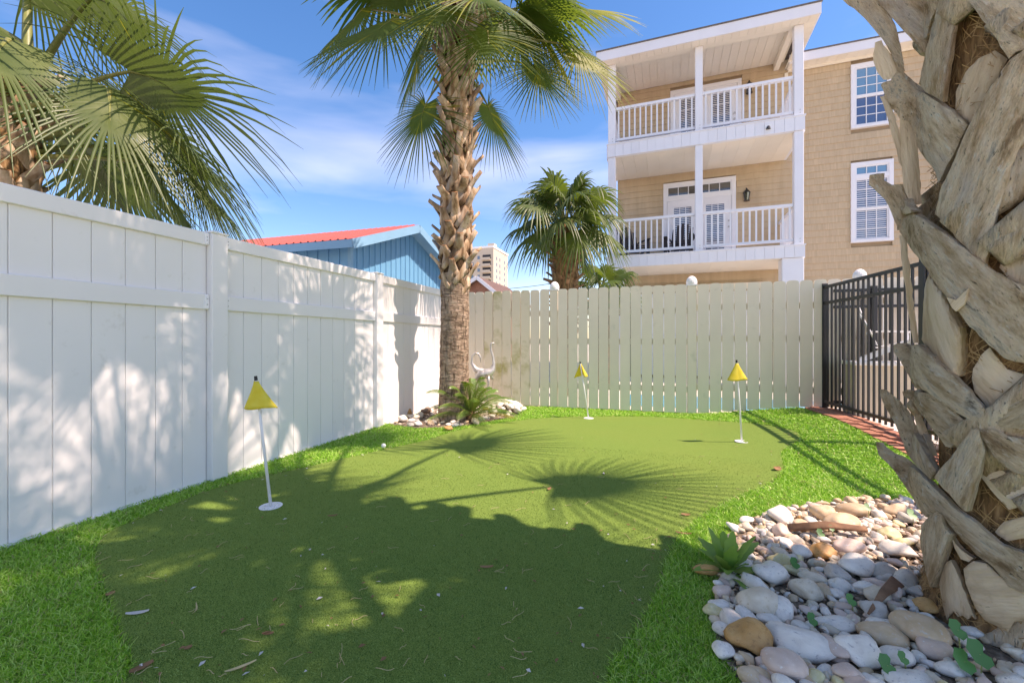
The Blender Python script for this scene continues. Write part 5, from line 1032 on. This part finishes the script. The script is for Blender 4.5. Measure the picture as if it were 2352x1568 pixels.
# ------------------------------------------------------------------ putting flags
def flag(base_px, top_px, label, phase):
    b = gnd(*base_px); t = at(top_px[0], top_px[1], b.y); o = empty('putting_flag', b); tag(o, label, 'flag', 'flags on the putting green'); d = t - b; z0 = 0.010
    cp = MB(); n = 28; ro, ri, dp = 0.066, 0.054, 0.10                     # flush cup: flat rim, inner wall, floor
    vs = [(r * math.cos(2*math.pi*k/n), r * math.sin(2*math.pi*k/n), z) for r, z in ((ro, z0), (ro, z0 + 0.004), (ri, z0 + 0.004), (ri - 0.004, z0 + 0.0015)) for k in range(n)]
    cp.add(vs, [(i*n+k, i*n+(k+1)%n, (i+1)*n+(k+1)%n, (i+1)*n+k) for i in range(3) for k in range(n)] + [tuple(3*n + k for k in range(n))]); cp.build('cup', M['cup'], o)
    MB().tube([(0, 0, z0), d * 0.55, d], [0.0095, 0.0085, 0.0075], 12).build('pole', M['pole'], o, smooth=True)
    MB().tube([d * 0.995, d * 1.03], [0.010, 0.009], 10).build('tip', M['tip'], o)
    m = MB(); nu, nv = 22, 10; H_ = 0.165; vs = []
    for i in range(nv + 1):
        t_ = i / nv
        for k in range(nu + 1):
            u_ = k / nu; a = math.radians(-205 + 245 * u_) + phase; ed = abs(u_ - 0.42) * 2; rad = 0.0125 + (0.082 * t_ ** 1.15) * (0.55 + 0.6 * ed) * (1 + 0.10 * math.sin(9 * u_ + phase * 3))
            c = d * (0.99 - (t_ * H_ + 0.012 * t_ * math.sin(5 * u_ + phase)) / d.length)
            vs.append(c + Vector((rad * math.cos(a), rad * math.sin(a) * 0.45, -0.018 * t_ * max(0, u_ - 0.6) * 3)))
    m.add(vs, [(i*(nu+1)+k, i*(nu+1)+k+1, (i+1)*(nu+1)+k+1, (i+1)*(nu+1)+k) for i in range(nv) for k in range(nu)])
    f_ = m.build('flag_cloth', M['yellow'], o, smooth=True); md = f_.modifiers.new('thickness', 'SOLIDIFY'); md.thickness = 0.0015
flag((622, 1166), (588, 872), 'yellow putting flag nearest the white fence', 0.0)
flag((1352, 962), (1333, 834), 'far yellow putting flag near the middle of the picket fence', 2.2)
flag((1704, 1016), (1692, 832), 'yellow putting flag near the black railing', 0.25)
gb = gnd(881, 1034); bm = bmesh.new(); bmesh.ops.create_icosphere(bm, subdivisions=4, radius=0.0215)
for v in bm.verts:
    q = v.co.normalized(); v.co -= q * 0.0006 * max(0, math.sin(q.x * 38) * math.sin(q.y * 38) * math.sin(q.z * 38 + 1))
me = bpy.data.meshes.new('golf_ball'); bm.to_mesh(me); bm.free(); me.polygons.foreach_set('use_smooth', [True] * len(me.polygons))
tag(link('golf_ball', me, M['plastic'], None, gb + Vector((0, 0, 0.045))), 'white golf ball resting in the turf beside the fence', 'golf ball')

# ------------------------------------------------------------------ two metal crane statues behind the sago
def crane(loc, rz, neck, label, flip=1):
    o = empty('crane_statue', loc, rz); tag(o, label, 'statue', 'metal birds in the corner bed'); Rm = M['silver']
    m = MB(); m.tube([(-0.19*flip, 0, 0.53), (-0.12*flip, 0, 0.545), (-0.04*flip, 0, 0.555), (0.03*flip, 0, 0.58), (0.07*flip, 0, 0.62)] + neck, [0.012, 0.05, 0.072, 0.064, 0.042] + [0.022 - 0.010 * k / (len(neck) - 1) for k in range(len(neck) - 2)] + [0.016, 0.004], 14)
    m.build('body', Rm, o, smooth=True)
    for s_ in (-1, 1):
        MB().tube([(0.0, s_*0.03, 0.52), (0.005, s_*0.032, 0.42), (-0.015*flip, s_*0.033, 0.24), (0.0, s_*0.033, 0.01)], [0.028, 0.013, 0.009, 0.008], 8).build('leg', Rm, o, smooth=True)
        MB().tube([(-0.03*flip, s_*0.033, 0.012), (0.06*flip, s_*0.04, 0.012)], [0.008, 0.004], 6).build('foot', Rm, o)
    MB().tube([(0.02*flip, 0, 0.565), (-0.10*flip, 0, 0.55), (-0.21*flip, 0, 0.46)], [0.055, 0.074, 0.02], 10).build('wing', Rm, o, smooth=True)
c1 = at(1121, 860, 6.25); c1.z = 0.0
crane(c1, 0.15, [(0.085, 0, 0.70), (0.07, 0, 0.80), (0.045, 0, 0.90), (0.04, 0, 0.97), (0.055, 0, 1.0), (0.10, 0, 1.005)], 'grey metal bird statue with its long neck stretched straight up')
c2 = at(1101, 862, 6.45); c2.z = 0.0
crane(c2, 0.1, [(-0.115, 0, 0.70), (-0.105, 0, 0.80), (-0.06, 0, 0.85), (-0.01, 0, 0.835), (0.015, 0, 0.78), (0.02, 0, 0.71)], 'grey metal bird statue with its neck curled over beside the trunk', -1)

# ------------------------------------------------------------------ fallen bits on the green
M['litter_b'] = leafmat('dead_leaf', (0.22, 0.11, 0.05), (0.38, 0.21, 0.10), 0.15, 0.7); M['litter_w'] = leafmat('pale_dry_leaf', (0.55, 0.52, 0.48), (0.68, 0.66, 0.63), 0.1, 0.6); M['litter_y'] = leafmat('straw_fibre', (0.42, 0.34, 0.16), (0.55, 0.46, 0.25), 0.1, 0.6)
def bit(px, py, L, W, rz, mat, name, label, curl=0.2, cat='leaf', grp=None):
    p = gnd(px, py); m = MB(); n = 6; vs = []
    for i in range(n + 1):
        t = i / n; w = W * (math.sin(math.pi * (0.08 + 0.84 * t)) ** 0.8); z = 0.014 + curl * L * (2 * t - 1) ** 2 * 0.5; vs += [((t - 0.5) * L, -w / 2 + 0.1 * L * math.sin(3 * t), z), ((t - 0.5) * L, w / 2 + 0.1 * L * math.sin(3 * t), z + W * 0.25)]
    m.add(vs, [(2*i, 2*i+1, 2*i+3, 2*i+2) for i in range(n)]); o = m.build(name, M[mat], None, loc=p, rot=(0, 0, rz)); tag(o, label, cat, grp)
    md = o.modifiers.new('thickness', 'SOLIDIFY'); md.thickness = 0.0012; return o
G1 = 'fallen bits on the putting green'
for a in [(315,1418,0.075,0.014,0.25,'litter_w','fallen_leaf','pale torn dry leaf on the left of the green'), (446,1408,0.075,0.006,-1.1,'litter_y','twig','long straw-coloured twig on the green'), (553,1545,0.085,0.009,0.6,'litter_y','twig','tan twig lying in the sunlit patch at the bottom edge'),
          (1118,1310,0.06,0.013,0.05,'litter_b','fallen_leaf','brown leaf fragment in the middle of the shaded green'), (615,1465,0.04,0.012,0.1,'litter_b','fallen_leaf','reddish leaf bit below the nearest flag'), (764,1190,0.055,0.012,0.3,'litter_b','fallen_leaf','greyish brown husk to the right of the nearest flag'),
          (1786,1082,0.07,0.05,0.4,'litter_b','fallen_leaf','curled orange leaf at the right edge of the green'), (1575,1188,0.05,0.02,-0.2,'litter_b','fallen_leaf','small tan leaf near the weed at the green edge'), (325,1545,0.06,0.02,0.9,'litter_b','fallen_leaf','brown leaf on the green at the lower left edge'),
          (432,1497,0.022,0.014,0.6,'litter_b','fallen_leaf','little curled orange husk on the lower left of the green'), (253,1372,0.03,0.018,0.8,'litter_b','fallen_leaf','brown leaf tucked along the left edge of the green'), (1262,1128,0.05,0.02,1.0,'litter_b','fallen_leaf','dark leaf scrap in the middle of the fan-shaped shadow'), (1388,1092,0.04,0.015,1.5,'litter_w','fallen_leaf','pale scrap on the fan-shaped shadow'), (1570,1232,0.08,0.012,-0.3,'litter_b','fallen_leaf','long brown husk in the turf beside the weed')]:
    bit(*a, grp=G1, cat='twig' if a[6] == 'twig' else 'leaf')
lt = MB(); rl = random.Random(3); okp = np.array([(p.x, p.y) for p in green_poly])
k = 0
while k < 420:                                                             # tiny straw curls and crumbs nobody would count
    px, py = rl.uniform(220, 1700), 960 + 610 * rl.random() ** 0.8; p = gnd(px, py)
    if int(k) % 3 == 0:                                                         # crumbs gather along the edge of the turf
        q = green_poly[rl.randrange(len(green_poly))]; p = Vector((q.x + rl.gauss(0, 0.05), q.y + rl.gauss(0, 0.04), 0)); p.z = g(p.x, p.y)
    if not inside(np.array([[p.x, p.y]]), gp)[0]: k += 0.1; continue
    k = int(k) + 1; a = rl.uniform(0, 6.28)
    if rl.random() < 0.5:
        L = rl.uniform(0.02, 0.09); c = rl.uniform(-25, 25); n = 7; pts = []; x, y, h = p.x, p.y, a
        for i in range(n): pts.append((x, y, p.z + 0.0185 + 0.003 * math.sin(i))); x += math.cos(h) * L / n; y += math.sin(h) * L / n; h += c * L / n
        lt.tube(pts, [0.0011] * n, 4, mi=0)
    else:
        s = rl.uniform(0.004, 0.014); w = s * rl.uniform(0.25, 0.6); c_, s_ = math.cos(a), math.sin(a); z = p.z + 0.019
        lt.add([(p.x - s*c_, p.y - s*s_, z), (p.x + w*s_, p.y - w*c_, z + 0.004), (p.x + s*c_, p.y + s*s_, z), (p.x - w*s_, p.y + w*c_, z + 0.001)], [(0, 1, 2, 3)], rl.choice((1, 1, 2)))
tag(lt.build('leaf_litter', [M['litter_y'], M['litter_b'], M['litter_w']]), 'scattered straw fibres and leaf crumbs on the putting green', 'litter', kind='stuff')
